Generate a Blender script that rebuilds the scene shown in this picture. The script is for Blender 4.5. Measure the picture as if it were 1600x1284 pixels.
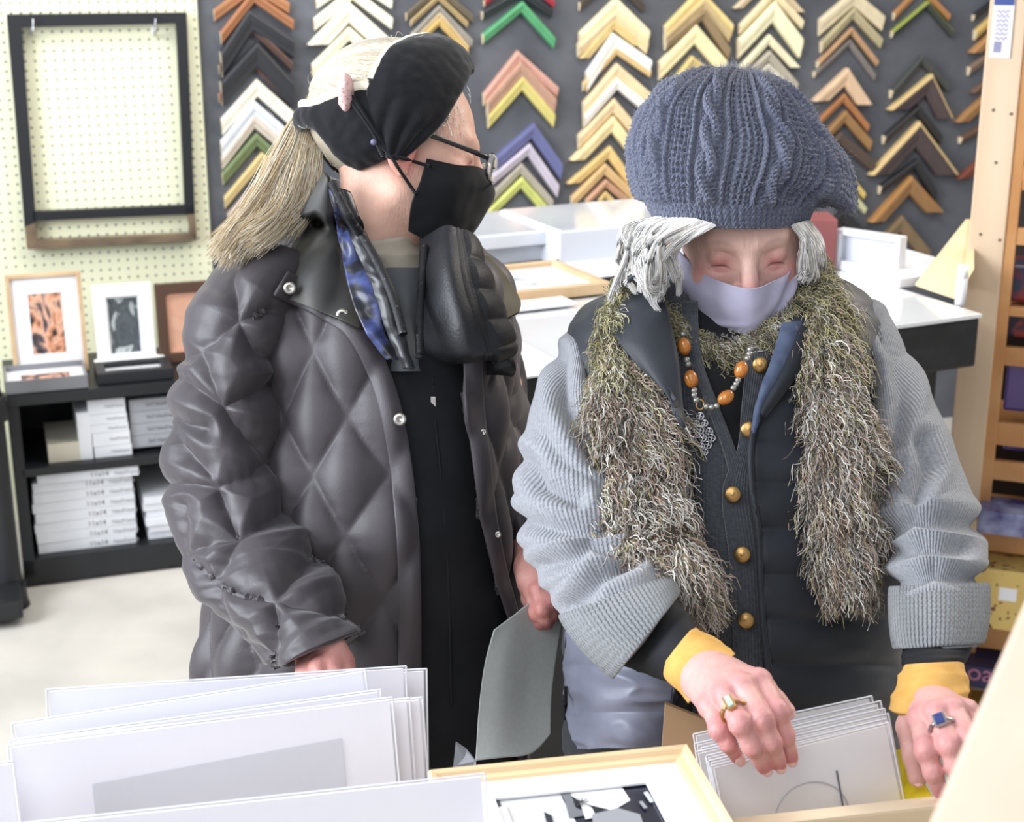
import bpy, bmesh, math, random
import numpy as np
from mathutils import Vector, Matrix
from mathutils.bvhtree import BVHTree
for o in list(bpy.data.objects): bpy.data.objects.remove(o)
S = bpy.context.scene
COL = S.collection
random.seed(7); RNG = np.random.RandomState(7)
R_ = math.radians
# ---------------------------------------------------------------- camera
F = 2400.0; PITCH = R_(17.4); H = 1.65
cam_d = bpy.data.cameras.new('camera'); cam = bpy.data.objects.new('camera', cam_d); COL.objects.link(cam)
cam_d.sensor_width = 36; cam_d.sensor_fit = 'HORIZONTAL'; cam_d.lens = F/1600*36
cam.location = (0, 0, H); cam.rotation_euler = (math.pi/2-PITCH, 0, 0)
cam_d.clip_start = .05
cam_d.dof.use_dof = True; cam_d.dof.focus_distance = 1.66; cam_d.dof.aperture_fstop = 9
S.camera = cam
# ---------------------------------------------------------------- world, lights, exposure
w = bpy.data.worlds.new('world'); S.world = w; w.use_nodes = True
w.node_tree.nodes['Background'].inputs[0].default_value = (.86, .92, 1, 1)
w.node_tree.nodes['Background'].inputs[1].default_value = .30
def area(name, loc, target, sx, sy, power, col):
    l = bpy.data.lights.new(name, 'AREA'); l.shape = 'RECTANGLE'; l.size = sx; l.size_y = sy
    l.energy = power; l.color = col
    o = bpy.data.objects.new(name, l); COL.objects.link(o); o.location = loc
    o.rotation_euler = (Vector(target)-Vector(loc)).to_track_quat('-Z', 'Y').to_euler()
    return o
area('window_light', (-2.7, 1.15, 2.1), (.3, 1.9, 1.0), 2.2, 1.8, 125, (.88, .93, 1))
area('shop_window_light', (-.6, -2.2, 2.5), (.2, 2.5, .9), 2.4, 1.6, 17, (.9, .94, 1))
area('ceiling_light_wall', (-.4, 3.3, 3.1), (-.3, 4.2, 1.2), 3.2, .5, 40, (1, .97, .92))
area('ceiling_light_right', (2.2, 2.9, 2.7), (.7, 1.8, 1.0), 1.2, .8, 44, (1, .9, .78))
area('added_front_fill', (-.7, .1, 2.9), (-.35, 1.35, .9), 1.4, 1.0, 13, (.97, .98, 1))  # added fill lamp, brightens the foreground prints
S.view_settings.view_transform = 'Standard'; S.view_settings.look = 'None'
S.view_settings.exposure = .56; S.view_settings.gamma = 1
S.view_settings.use_curve_mapping = False
# ---------------------------------------------------------------- geometry of the view
FW = np.array([0, math.cos(PITCH), -math.sin(PITCH)]); UP = np.array([0, math.sin(PITCH), math.cos(PITCH)])
RT = np.array([1., 0, 0]); CAM = np.array([0, 0, H])
def W(px, py, d):
    px, py, d = np.broadcast_arrays(np.asarray(px, float), np.asarray(py, float), np.asarray(d, float))
    return CAM + d[..., None]*(FW + ((px-800)/F)[..., None]*RT - ((py-642)/F)[..., None]*UP)
def proj(P):
    q = P-CAM; d = q@FW
    return 800+F*(q@RT)/d, 642-F*(q@UP)/d, d
def ray(px, py): return W(px, py, 1.0)-CAM
def onplane(px, py, O, n):
    r = ray(px, py); return CAM + r*(np.dot(O-CAM, n)/np.dot(r, n))
def onz(px, py, z): return onplane(px, py, np.array([0, 0, z]), np.array([0, 0, 1.]))
def yawed(a): a = R_(a); return np.array([math.cos(a), math.sin(a), 0]), np.array([math.sin(a), -math.cos(a), 0])
# ---------------------------------------------------------------- numeric tools
_P = RNG.permutation(256); _P = np.concatenate([_P, _P, _P]); _G = RNG.randn(256, 3); _G /= np.linalg.norm(_G, axis=1)[:, None]
def noise(p):
    p = np.asarray(p, float); sh = p.shape[:-1]; p = p.reshape(-1, 3)
    i = np.floor(p).astype(int); f = p-i; i &= 255; u = f*f*f*(f*(f*6-15)+10); r = 0
    for dx in (0, 1):
        for dy in (0, 1):
            for dz in (0, 1):
                h = _P[_P[_P[(i[:, 0]+dx) & 255]+((i[:, 1]+dy) & 255)]+((i[:, 2]+dz) & 255)]
                g = (_G[h]*(f-[dx, dy, dz])).sum(1)
                r = r+g*np.where(dx, u[:, 0], 1-u[:, 0])*np.where(dy, u[:, 1], 1-u[:, 1])*np.where(dz, u[:, 2], 1-u[:, 2])
    return r.reshape(sh)
def catmull(A, n):
    A = np.asarray(A, float); m = len(A)
    if m == 1: return np.repeat(A, n, 0)
    t = np.linspace(0, m-1, n); i = np.minimum(t.astype(int), m-2); f = (t-i).reshape((-1,)+(1,)*(A.ndim-1))
    p0 = A[np.maximum(i-1, 0)]; p1 = A[i]; p2 = A[i+1]; p3 = A[np.minimum(i+2, m-1)]
    return .5*((2*p1)+(-p0+p2)*f+(2*p0-5*p1+4*p2-p3)*f**2+(-p0+3*p1-3*p2+p3)*f**3)
def smin(a, b, k):
    h = np.clip(.5+.5*(b-a)/k, 0, 1); return b*(1-h)+a*h-k*h*(1-h)
def smax(a, b, k): return -smin(-a, -b, k)
def s_ball(p, c, r): return np.linalg.norm(p-np.asarray(c), axis=1)-r
def s_ell(p, c, r, M=None):
    q = p-np.asarray(c)
    if M is not None: q = q@M
    r = np.asarray(r); k0 = np.linalg.norm(q/r, axis=1); k1 = np.linalg.norm(q/(r*r), axis=1)
    return k0*(k0-1)/np.maximum(k1, 1e-9)
def s_cone(p, a, b, ra, rb):
    a = np.asarray(a, float); b = np.asarray(b, float); ab = b-a
    t = np.clip(((p-a)@ab)/max(ab@ab, 1e-12), 0, 1)
    return np.linalg.norm(p-a-t[:, None]*ab, axis=1)-(ra+(rb-ra)*t)
def surfnets(sdf, lo, hi, h):
    lo = np.asarray(lo, float); hi = np.asarray(hi, float); c = 4
    n = (np.ceil((hi-lo)/(h*c)).astype(int)+1); N = (n-1)*c+1
    ax = [lo[i]+np.arange(n[i])*h*c for i in range(3)]
    g = np.stack(np.meshgrid(*ax, indexing='ij'), -1).reshape(-1, 3)
    Cf = sdf(g).reshape(n)
    near = np.abs(Cf) < h*c*1.9
    cell = np.zeros(n-1, bool)
    for a in (0, 1):
        for b in (0, 1):
            for d in (0, 1): cell |= near[a:n[0]-1+a, b:n[1]-1+b, d:n[2]-1+d]
    Ff = np.repeat(np.repeat(np.repeat(Cf, c, 0), c, 1), c, 2)[:N[0], :N[1], :N[2]].copy()
    m = np.zeros(N, bool)
    cm = np.repeat(np.repeat(np.repeat(cell, c, 0), c, 1), c, 2)
    for a in (0, 1):
        for b in (0, 1):
            for d in (0, 1): m[a:a+cm.shape[0], b:b+cm.shape[1], d:d+cm.shape[2]] |= cm
    idx = np.argwhere(m); Ff[m] = sdf(lo+idx*h)
    Ff[~m] = np.where(Ff[~m] < 0, -1, 1)
    ins = Ff < 0
    sh = [(a, b, d) for a in (0, 1) for b in (0, 1) for d in (0, 1)]
    cnt = sum(ins[a:N[0]-1+a, b:N[1]-1+b, d:N[2]-1+d].astype(np.int8) for a, b, d in sh)
    act = (cnt > 0) & (cnt < 8); ci = np.argwhere(act)
    vid = -np.ones(act.shape, int); vid[act] = np.arange(len(ci))
    V = np.zeros((len(ci), 3)); K = np.zeros(len(ci))
    for a in sh:
        for k in range(3):
            if a[k]: continue
            b = list(a); b[k] = 1
            fa = Ff[tuple((ci+a).T)]; fb = Ff[tuple((ci+b).T)]; x = (fa < 0) != (fb < 0)
            t = np.where(x, fa/np.where(x, fa-fb, 1), 0)
            P = np.asarray(a)+t[:, None]*(np.asarray(b)-np.asarray(a)); V[x] += P[x]; K[x] += 1
    V = lo+(ci+V/K[:, None])*h
    Q = []
    for k in range(3):
        s0 = [slice(None)]*3; s1 = [slice(None)]*3; s0[k] = slice(0, -1); s1[k] = slice(1, None)
        e = ins[tuple(s0)] != ins[tuple(s1)]; ei = np.argwhere(e)
        u, v = [(1, 2), (2, 0), (0, 1)][k]
        ok = (ei[:, u] > 0) & (ei[:, v] > 0) & (ei[:, u] < act.shape[u]) & (ei[:, v] < act.shape[v]); ei = ei[ok]
        flip = ins[tuple(ei.T)]
        def at(du, dv):
            q = ei.copy(); q[:, u] += du; q[:, v] += dv; return vid[tuple(q.T)]
        q = np.stack([at(-1, -1), at(0, -1), at(0, 0), at(-1, 0)], 1)
        q[~flip] = q[~flip][:, ::-1]; Q.append(q)
    return V, np.concatenate(Q)
# ---------------------------------------------------------------- mesh making
def mesh_np(name, V, Q, uv=None, smooth=True, col=None, mi=None):
    me = bpy.data.meshes.new(name); V = np.asarray(V, np.float32); Q = np.asarray(Q, np.int32); k = Q.shape[1]
    me.vertices.add(len(V)); me.vertices.foreach_set('co', V.ravel())
    me.loops.add(Q.size); me.loops.foreach_set('vertex_index', Q.ravel())
    me.polygons.add(len(Q)); me.polygons.foreach_set('loop_start', np.arange(0, Q.size, k, dtype=np.int32))
    me.polygons.foreach_set('loop_total', np.full(len(Q), k, np.int32))
    me.polygons.foreach_set('use_smooth', np.full(len(Q), smooth, bool))
    if mi is not None: me.polygons.foreach_set('material_index', np.asarray(mi, np.int32))
    me.update(calc_edges=True)
    if uv is not None:
        l = me.uv_layers.new(name='UVMap'); l.data.foreach_set('uv', np.asarray(uv, np.float32)[Q.ravel()].ravel())
    if col is not None:
        a = me.color_attributes.new('Tint', 'FLOAT_COLOR', 'POINT')
        c = np.ones((len(V), 4), np.float32); c[:, :3] = col; a.data.foreach_set('color', c.ravel())
    me.validate(); return me
def par(o, p):
    if p is not None:
        o.parent = p
        o.matrix_parent_inverse = Matrix.LocRotScale(p.location, p.rotation_euler, p.scale).inverted()
    MW[o.name] = Matrix.LocRotScale(o.location, o.rotation_euler, o.scale)
MW = {}
def obj(name, me, m=None, parent=None, loc=None, rot=None):
    o = bpy.data.objects.new(name, me); COL.objects.link(o)
    if m is not None and me is not None and not me.materials:
        for x in (m if isinstance(m, (list, tuple)) else [m]): me.materials.append(x)
    if loc is not None: o.location = [float(v) for v in loc]
    if rot is not None: o.rotation_euler = rot
    par(o, parent); return o
def tag(o, label=None, cat=None, group=None, kind=None):
    if label: o['label'] = label
    if cat: o['category'] = cat
    if group: o['group'] = group
    if kind: o['kind'] = kind
    return o
def thing(name, label, cat, loc=(0, 0, 0), rz=0, group=None):
    o = bpy.data.objects.new(name, None); COL.objects.link(o); o.location = [float(v) for v in loc]; o.rotation_euler = (0, 0, rz)
    o.empty_display_size = .05; MW[o.name] = Matrix.LocRotScale(o.location, o.rotation_euler, o.scale)
    return tag(o, label, cat, group)
def solid(o, t, off=0):
    m = o.modifiers.new('thick', 'SOLIDIFY'); m.thickness = t; m.offset = off; return o
def sub(o, n=1):
    m = o.modifiers.new('sub', 'SUBSURF'); m.levels = n; m.render_levels = n; return o
def boxmesh(sx, sy, sz, bev=.002, c=(0, 0, 0), uvs=None):
    bm = bmesh.new(); bmesh.ops.create_cube(bm, size=1)
    for v in bm.verts: v.co = Vector((v.co.x*sx+c[0], v.co.y*sy+c[1], v.co.z*sz+c[2]))
    if bev: bmesh.ops.bevel(bm, geom=bm.edges[:], offset=min(bev, .45*min(sx, sy, sz)), segments=2, profile=.7, affect='EDGES')
    me = bpy.data.meshes.new('box'); bm.to_mesh(me); bm.free(); return me
def joinmeshes(lst):
    bm = bmesh.new()
    for me in lst: bm.from_mesh(me)
    r = bpy.data.meshes.new('joined'); bm.to_mesh(r); bm.free(); return r
def bx(name, c, s, m, parent=None, rz=0, bev=.002, rot=None):
    return obj(name, boxmesh(*s, bev=bev), m, parent, c, rot if rot else (0, 0, rz))
def prism(pts, thick, axis_n):      # polygon of world points extruded along axis_n
    bm = bmesh.new(); a = [bm.verts.new(p) for p in pts]; b = [bm.verts.new(np.asarray(p)+np.asarray(axis_n)*thick) for p in pts]
    bm.faces.new(a); bm.faces.new(b[::-1]); n = len(a)
    for i in range(n): bm.faces.new((a[i], b[i], b[(i+1) % n], a[(i+1) % n]))
    bmesh.ops.recalc_face_normals(bm, faces=bm.faces[:])
    me = bpy.data.meshes.new('prism'); bm.to_mesh(me); bm.free(); return me
def tubes(lines, radii, ns=3, cols=None):
    """lines (n,k,3), radii (n,k) -> mesh arrays of thin tubes"""
    L = np.asarray(lines, float); n, k, _ = L.shape; Rr = np.broadcast_to(np.asarray(radii, float), (n, k))
    T = np.gradient(L, axis=1); T /= np.linalg.norm(T, axis=2, keepdims=True)+1e-9
    ref = np.where(np.abs(T[..., 2:3]) > .9, np.array([1., 0, 0]), np.array([0, 0, 1.]))
    A = np.cross(T, ref); A /= np.linalg.norm(A, axis=2, keepdims=True)+1e-9; B = np.cross(T, A)
    th = np.arange(ns)*2*math.pi/ns
    V = L[:, :, None]+Rr[:, :, None, None]*(np.cos(th)[None, None, :, None]*A[:, :, None]+np.sin(th)[None, None, :, None]*B[:, :, None])
    base = (np.arange(n)*k*ns)[:, None, None]+(np.arange(k-1)*ns)[None, :, None]
    j = np.arange(ns)[None, None]; j2 = (j+1) % ns
    Q = np.stack([base+j, base+j2, base+ns+j2, base+ns+j], -1).reshape(-1, 4)
    c = None if cols is None else np.repeat(np.asarray(cols), k*ns, 0)
    return V.reshape(-1, 3), Q, c
def tubeobj(name, pts, r, m, parent=None, ns=10, n=40, closed=False):
    P = catmull(pts, n); V, Q, _ = tubes(P[None], r, ns)
    me = mesh_np(name, V, Q); return obj(name, me, m, parent)
def lathe(name, prof, m, parent, loc, axis=(0, 0, 1), n=24):
    pr = np.asarray(prof, float); th = np.arange(n)*2*math.pi/n
    V = np.stack([pr[:, None, 0]*np.cos(th), pr[:, None, 0]*np.sin(th), np.repeat(pr[:, 1:2], n, 1)], -1)
    q = Vector(axis).to_track_quat('Z', 'Y').to_matrix(); V = V.reshape(-1, 3)@np.array(q).T
    k = len(pr); i = (np.arange(k-1)*n)[:, None]; j = np.arange(n)[None]; j2 = (j+1) % n
    Q = np.stack([i+j, i+j2, i+n+j2, i+n+j], -1).reshape(-1, 4)
    return obj(name, mesh_np(name, V, Q), m, parent, loc)
# loft between silhouette rows: (xl,yl,xr,yr,depth,half_depth,tilt_px)
def loft(rows, nu=96, nv=80, inflate=0, p=1.0):
    rows = [tuple(r)+(0,)*(7-len(r)) for r in rows]
    Rw = catmull(rows, nv); th = np.arange(nu)*2*math.pi/nu
    c = np.cos(th)[None]; s = np.sin(th)[None]
    c = np.sign(c)*np.abs(c)**p; s = np.sign(s)*np.abs(s)**p
    xl, yl, xr, yr, d, b, ty = [Rw[:, i:i+1] for i in range(7)]
    ex, ey = (xr-xl)/2, (yr-yl)/2; k = 1+inflate*F/d/np.maximum(np.hypot(ex, ey), 1); b = np.maximum(b+inflate, .001)
    G = W((xl+xr)/2+ex*c*k, (yl+yr)/2+ey*c*k+ty*s, d-b*s)
    seg = np.linalg.norm(np.diff(G.mean(1), axis=0), axis=1); v = np.concatenate([[0], np.cumsum(seg)])
    per = np.linalg.norm(np.diff(G, axis=1), axis=2).sum(1).mean()
    U, V = np.meshgrid(th/(2*math.pi)*per, v)
    return G, U, V
def gnormals(G, closed=True):
    du = (np.roll(G, -1, 1)-np.roll(G, 1, 1)) if closed else np.gradient(G, axis=1)
    dv = np.gradient(G, axis=0); n = np.cross(du, dv); n /= np.linalg.norm(n, axis=2, keepdims=True)+1e-9
    if closed:
        o = G-G.mean(1, keepdims=True)
        if (n*o).sum() < 0: n = -n
    elif (n@FW).sum() > 0: n = -n
    return n
def gridmesh(name, G, U=None, V=None, closed=True, cap=False, keep=None, col=None):
    nv, nu, _ = G.shape; i = (np.arange(nv-1)*nu)[:, None]; j = np.arange(nu if closed else nu-1)[None]; j2 = (j+1) % nu
    Q = np.stack([i+j, i+j2, i+nu+j2, i+nu+j], -1).reshape(-1, 4)
    Vt = G.reshape(-1, 3); n = gnormals(G, closed).reshape(-1, 3)
    a = Vt[Q]; fn = np.cross(a[:, 1]-a[:, 0], a[:, 3]-a[:, 0])
    if (fn*n[Q[:, 0]]).sum() < 0: Q = Q[:, ::-1]
    uv = None if U is None else np.stack([U.ravel(), V.ravel()], -1)
    if keep is not None: Q = Q[keep(Q, Vt)]
    if cap:
        e0 = G[0].mean(0); e1 = G[-1].mean(0); b = len(Vt); Vt = np.vstack([Vt, e0, e1])
        if uv is not None: uv = np.vstack([uv, uv[0], uv[-1]])
        jj = np.arange(nu); k2 = (jj+1) % nu; l = (nv-1)*nu
        c0 = np.stack([jj, k2, np.full(nu, b), np.full(nu, b)], -1); 
        T0 = np.stack([k2, jj, np.full(nu, b)], -1); T1 = np.stack([l+jj, l+k2, np.full(nu, b+1)], -1)
        me = bpy.data.meshes.new(name); me.from_pydata(Vt.tolist(), [], Q.tolist()+T0.tolist()+T1.tolist())
        me.polygons.foreach_set('use_smooth', np.ones(len(me.polygons), bool))
        if uv is not None:
            l_ = me.uv_layers.new(name='UVMap'); vi = np.empty(len(me.loops), int); me.loops.foreach_get('vertex_index', vi)
            l_.data.foreach_set('uv', uv[vi].astype(np.float32).ravel())
        bm = bmesh.new(); bm.from_mesh(me); bmesh.ops.recalc_face_normals(bm, faces=bm.faces[:]); bm.to_mesh(me); bm.free()
        return me
    return mesh_np(name, Vt, Q, uv, col=col)
def inpoly(x, y, poly):
    r = np.zeros(x.shape, bool); n = len(poly)
    for i in range(n):
        x1, y1 = poly[i]; x2, y2 = poly[(i+1) % n]
        if y1 == y2: continue
        c = ((y1 > y) != (y2 > y)) & (x < (x2-x1)*(y-y1)/(y2-y1)+x1); r ^= c
    return r
def cutgrid(name, G, U, V, poly, closed=True):
    """open a garment along a seam outline on its front; the edge follows the outline"""
    poly = [tuple(q) for q in poly]; n = gnormals(G, closed).reshape(-1, 3)
    Vt = G.reshape(-1, 3); x, y, d = proj(Vt); front = ((Vt-CAM)*n).sum(1) < 0
    ins = inpoly(x, y, poly) & front
    nv, nu, _ = G.shape; i = (np.arange(nv-1)*nu)[:, None]; j = np.arange(nu if closed else nu-1)[None]; j2 = (j+1) % nu
    Q = np.stack([i+j, i+j2, i+nu+j2, i+nu+j], -1).reshape(-1, 4)
    kill = ins[Q].sum(1) >= 2; edge = np.zeros(len(Vt), bool); edge[Q[kill].ravel()] = True
    K = Q[~kill]; kept = np.zeros(len(Vt), bool); kept[K.ravel()] = True; e = np.where(edge & kept)[0]
    pp = np.array(poly+[poly[0]], float); best = np.full(len(e), 1e9); bxy = np.stack([x[e], y[e]], 1); p0 = bxy.copy()
    for a, b in zip(pp[:-1], pp[1:]):
        t = np.clip(((p0-a)@(b-a))/max((b-a)@(b-a), 1e-9), 0, 1); q = a+t[:, None]*(b-a); dd = np.linalg.norm(q-p0, axis=1)
        m = dd < best; best[m] = dd[m]; bxy[m] = q[m]
    m = best < 16; e = e[m]; Vn = Vt.copy(); Vn[e] = W(bxy[m, 0], bxy[m, 1], d[e])
    a = Vn[K]; fn = np.cross(a[:, 1]-a[:, 0], a[:, 3]-a[:, 0])
    if (fn*n[K[:, 0]]).sum() < 0: K = K[:, ::-1]
    return mesh_np(name, Vn, K, np.stack([U.ravel(), V.ravel()], -1))
def patch(ctrl, nu=40, nv=40):
    C = np.asarray(ctrl, float); A = catmull(C, nv); B = np.swapaxes(catmull(np.swapaxes(A, 0, 1), nu), 0, 1)
    return W(B[..., 0], B[..., 1], B[..., 2])
def bvh(G, closed=True):
    nv, nu, _ = G.shape; i = (np.arange(nv-1)*nu)[:, None]; j = np.arange(nu if closed else nu-1)[None]; j2 = (j+1) % nu
    Q = np.stack([i+j, i+j2, i+nu+j2, i+nu+j], -1).reshape(-1, 4)
    return BVHTree.FromPolygons(G.reshape(-1, 3).tolist(), Q.tolist())
def drape(trees, px, py, off=0, dflt=None):
    best = None; r = Vector(ray(px, py))
    for t in trees:
        h = t.ray_cast(Vector(CAM), r.normalized())
        if h[0] is not None:
            d = float((np.array(h[0])-CAM)@FW)
            if best is None or d < best[0]: best = (d, np.array(h[1]))
    if best is None: return dflt-off if dflt else None
    return best[0]-off
def pxdist(G, lines):
    x, y, _ = proj(G.reshape(-1, 3)); best = np.full(len(x), 1e9)
    for L in lines:
        for (x1, y1), (x2, y2) in zip(L[:-1], L[1:]):
            t = np.clip(((x-x1)*(x2-x1)+(y-y1)*(y2-y1))/((x2-x1)**2+(y2-y1)**2+1e-9), 0, 1); best = np.minimum(best, np.hypot(x-x1-t*(x2-x1), y-y1-t*(y2-y1)))
    return best.reshape(G.shape[:-1])
def seamed(G, U, V, lines, A, w, wr, closed=True, rag=9):
    n = gnormals(G, closed); q = np.stack([noise(G*22)*rag, noise(G*22+5)*rag], -1)
    d = pxdist(G+.0*n, lines); d = np.maximum(np.sqrt(d*d+22)-4.7, 0)
    h = A*(1-np.exp(-(d/w)**1.15)); near = np.exp(-d/(w*1.6))
    k = noise(np.stack([U*16, V*55, U*0], -1))*.8+noise(np.stack([U*60, V*30, U*0+4], -1))*.5
    return G+n*(h-A*.6+wr*k*(.2+near))[..., None]
def creased(G, lines, depth, w, closed=True):
    n = gnormals(G, closed); d = pxdist(G, lines); return G+n*(-depth*np.exp(-(d/w)**2)+depth*.55*np.exp(-((d-w*2.3)/(w*1.1))**2))[..., None]
def rot_to(zdir, up=(0, 0, 1)):
    return Vector(zdir).to_track_quat('Z', 'Y').to_euler()
# ---------------------------------------------------------------- materials
def lin(c):
    if max(c) > 1: c = [v/255 for v in c]
    return tuple((v/12.92 if v <= .04045 else ((v+.055)/1.055)**2.4) for v in c)+(1,)
_MC = {}
def mat(name, c, rough=.6, metal=0, spec=.5, c2=None, nscale=20, bump=0, bscale=200, sheen=0, coat=0, trans=0, alpha=1, sss=0, uv=False, wood=False, detail=4, ramp=(.35, .65)):
    if name in _MC: return _MC[name]
    m = bpy.data.materials.new(name); m.use_nodes = True; t = m.node_tree; N = t.nodes; L = t.links; b = N['Principled BSDF']
    b.inputs['Base Color'].default_value = lin(c); b.inputs['Roughness'].default_value = rough; b.inputs['Metallic'].default_value = metal
    b.inputs['Specular IOR Level'].default_value = spec; b.inputs['Coat Weight'].default_value = coat; b.inputs['Coat Roughness'].default_value = .08
    b.inputs['Sheen Weight'].default_value = sheen; b.inputs['Sheen Roughness'].default_value = .4
    b.inputs['Transmission Weight'].default_value = trans; b.inputs['Alpha'].default_value = alpha
    if sss: b.inputs['Subsurface Weight'].default_value = sss; b.inputs['Subsurface Radius'].default_value = (.012, .004, .002); b.inputs['Subsurface Scale'].default_value = 1
    tc = N.new('ShaderNodeTexCoord'); out = tc.outputs['UV' if uv else 'Object']
    if c2 is not None:
        n = N.new('ShaderNodeTexNoise'); n.inputs['Scale'].default_value = nscale; n.inputs['Detail'].default_value = detail
        mp = N.new('ShaderNodeMapping'); L.new(out, mp.inputs[0]); L.new(mp.outputs[0], n.inputs['Vector'])
        if wood: mp.inputs['Scale'].default_value = wood if isinstance(wood, tuple) else (1, 1, .08)
        r = N.new('ShaderNodeValToRGB'); r.color_ramp.elements[0].position = ramp[0]; r.color_ramp.elements[1].position = ramp[1]
        r.color_ramp.elements[0].color = lin(c); r.color_ramp.elements[1].color = lin(c2)
        L.new(n.outputs[0], r.inputs[0]); L.new(r.outputs[0], b.inputs['Base Color'])
    if bump:
        n = N.new('ShaderNodeTexNoise'); n.inputs['Scale'].default_value = bscale; n.inputs['Detail'].default_value = 3
        L.new(out, n.inputs['Vector']); bp = N.new('ShaderNodeBump'); bp.inputs['Strength'].default_value = min(bump, 1); bp.inputs['Distance'].default_value = .002
        L.new(n.outputs[0], bp.inputs['Height']); L.new(bp.outputs[0], b.inputs['Normal'])
    _MC[name] = m; return m
def tintmat(name, rough=.5, sheen=0, bump=0):
    if name in _MC: return _MC[name]
    m = mat(name, (1, 1, 1), rough, sheen=sheen); N = m.node_tree.nodes; a = N.new('ShaderNodeVertexColor'); a.layer_name = 'Tint'
    m.node_tree.links.new(a.outputs[0], N['Principled BSDF'].inputs['Base Color']); return m
def knit(name, c, c2, su=260, sv=330, strength=.8, dist=.0022):
    """rows of V stitches running along the garment (UV in metres)"""
    m = mat(name, c, .95, spec=.15, sheen=.35, c2=c2, nscale=240, uv=True, ramp=(.3, .7)); t = m.node_tree; N = t.nodes; L = t.links; b = N['Principled BSDF']
    tc = N.new('ShaderNodeTexCoord'); sp = N.new('ShaderNodeSeparateXYZ'); L.new(tc.outputs['UV'], sp.inputs[0])
    def ma(op, a, bb=None, cc=None):
        q = N.new('ShaderNodeMath'); q.operation = op
        for i, v in enumerate((a, bb, cc)):
            if v is None: continue
            if isinstance(v, (int, float)): q.inputs[i].default_value = v
            else: L.new(v, q.inputs[i])
        return q.outputs[0]
    u = ma('MULTIPLY', sp.outputs[0], su); fu = ma('ABSOLUTE', ma('SUBTRACT', ma('FRACT', u), .5))       # 0 centre .. .5 edge
    v = ma('ADD', ma('MULTIPLY', sp.outputs[1], sv), ma('MULTIPLY', fu, 1.4))
    hv = ma('SINE', ma('MULTIPLY', v, 6.2832)); hu = ma('COSINE', ma('MULTIPLY', fu, 6.2832))
    n = N.new('ShaderNodeTexNoise'); n.inputs['Scale'].default_value = 900; L.new(tc.outputs['UV'], n.inputs['Vector'])
    h = ma('ADD', ma('ADD', ma('MULTIPLY', hv, .16), ma('MULTIPLY', hu, .62)), ma('MULTIPLY', n.outputs[0], .9))
    bp = N.new('ShaderNodeBump'); bp.inputs['Strength'].default_value = strength; bp.inputs['Distance'].default_value = dist
    L.new(h, bp.inputs['Height']); L.new(bp.outputs[0], b.inputs['Normal']); return m
M_white = mat('white_card', (238, 238, 242), .5, spec=.3)
M_whitebox = mat('white_box', (225, 228, 234), .55, c2=(238, 240, 244), nscale=6)
M_black = mat('black_laminate', (26, 28, 32), .45, c2=(32, 34, 38), nscale=9)
M_plastic = mat('black_plastic', (30, 31, 35), .5, bump=.3, bscale=300)
M_pine = mat('pine_wood', (222, 192, 160), .5, c2=(232, 206, 176), nscale=14, wood=(1, 1, .08), bump=.1, bscale=60)
M_orangewood = mat('varnished_wood', (196, 138, 84), .42, c2=(212, 158, 104), nscale=10, wood=(1, .1, 1))
M_oak = mat('oak_wood', (196, 164, 126), .5, c2=(212, 184, 146), nscale=25, wood=(.2, 1, 1))
M_glass = mat('glass_sheet', (245, 248, 250), .03, trans=1.0, spec=.5)
M_steel = mat('bright_metal', (205, 205, 205), .25, metal=1)
M_ink = mat('printed_ink', (120, 120, 128), .6)
M_rawend = mat('raw_wood_end', (232, 214, 180), .7)
M_film = bpy.data.materials.new('clear_film'); M_film.use_nodes = True
_t = M_film.node_tree; _b = _t.nodes['Principled BSDF']; _b.inputs['Base Color'].default_value = (.95, .95, 1, 1); _b.inputs['Alpha'].default_value = .14; _b.inputs['Roughness'].default_value = .15
M_edge = mat('sleeve_seam', (232, 233, 240), .3)
# ---------------------------------------------------------------- the setting
WT, WN = yawed(18); WO = W(150, 200, 4.27)
def onwall(px, py, off=0): return onplane(px, py, WO+WN*off, WN)
def wq(px, py, off=0):
    q = onwall(px, py, off); return float((q-WO)@WT), float(q[2])
def wp(u, z, off=0):
    q = WO+WT*u+WN*off; return np.array([q[0], q[1], z])
M_floor = mat('carpet_floor', (192, 187, 178), .95, c2=(216, 210, 200), nscale=3, bump=.5, bscale=500, detail=8)
fl = obj('floor', boxmesh(12, 12, .1, 0, (0, 3, -.05)), M_floor); tag(fl, kind='structure')
M_felt = mat('charcoal_felt', (76, 79, 86), .98, c2=(104, 107, 114), nscale=5, bump=.7, bscale=350, detail=10, ramp=(.3, .72))
wl = obj('wall_back', boxmesh(9, .1, 3.2, 0), M_felt, None, wp(1.5, 1.6, -.05), (0, 0, R_(18))); tag(wl, kind='structure')
# pegboard with its grid of holes
M_peg = mat('pegboard_cream', (238, 238, 208), .55)
t = M_peg.node_tree; N = t.nodes; L = t.links; tc = N.new('ShaderNodeTexCoord'); sc = N.new('ShaderNodeVectorMath'); sc.operation = 'SCALE'; sc.inputs['Scale'].default_value = 1/.0254
L.new(tc.outputs['Object'], sc.inputs[0]); fr = N.new('ShaderNodeVectorMath'); fr.operation = 'FRACTION'; L.new(sc.outputs[0], fr.inputs[0])
sb = N.new('ShaderNodeVectorMath'); sb.operation = 'SUBTRACT'; sb.inputs[1].default_value = (.5, .5, .5); L.new(fr.outputs[0], sb.inputs[0])
ml = N.new('ShaderNodeVectorMath'); ml.operation = 'MULTIPLY'; ml.inputs[1].default_value = (1, 0, 1); L.new(sb.outputs[0], ml.inputs[0])
ln = N.new('ShaderNodeVectorMath'); ln.operation = 'LENGTH'; L.new(ml.outputs[0], ln.inputs[0])
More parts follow.
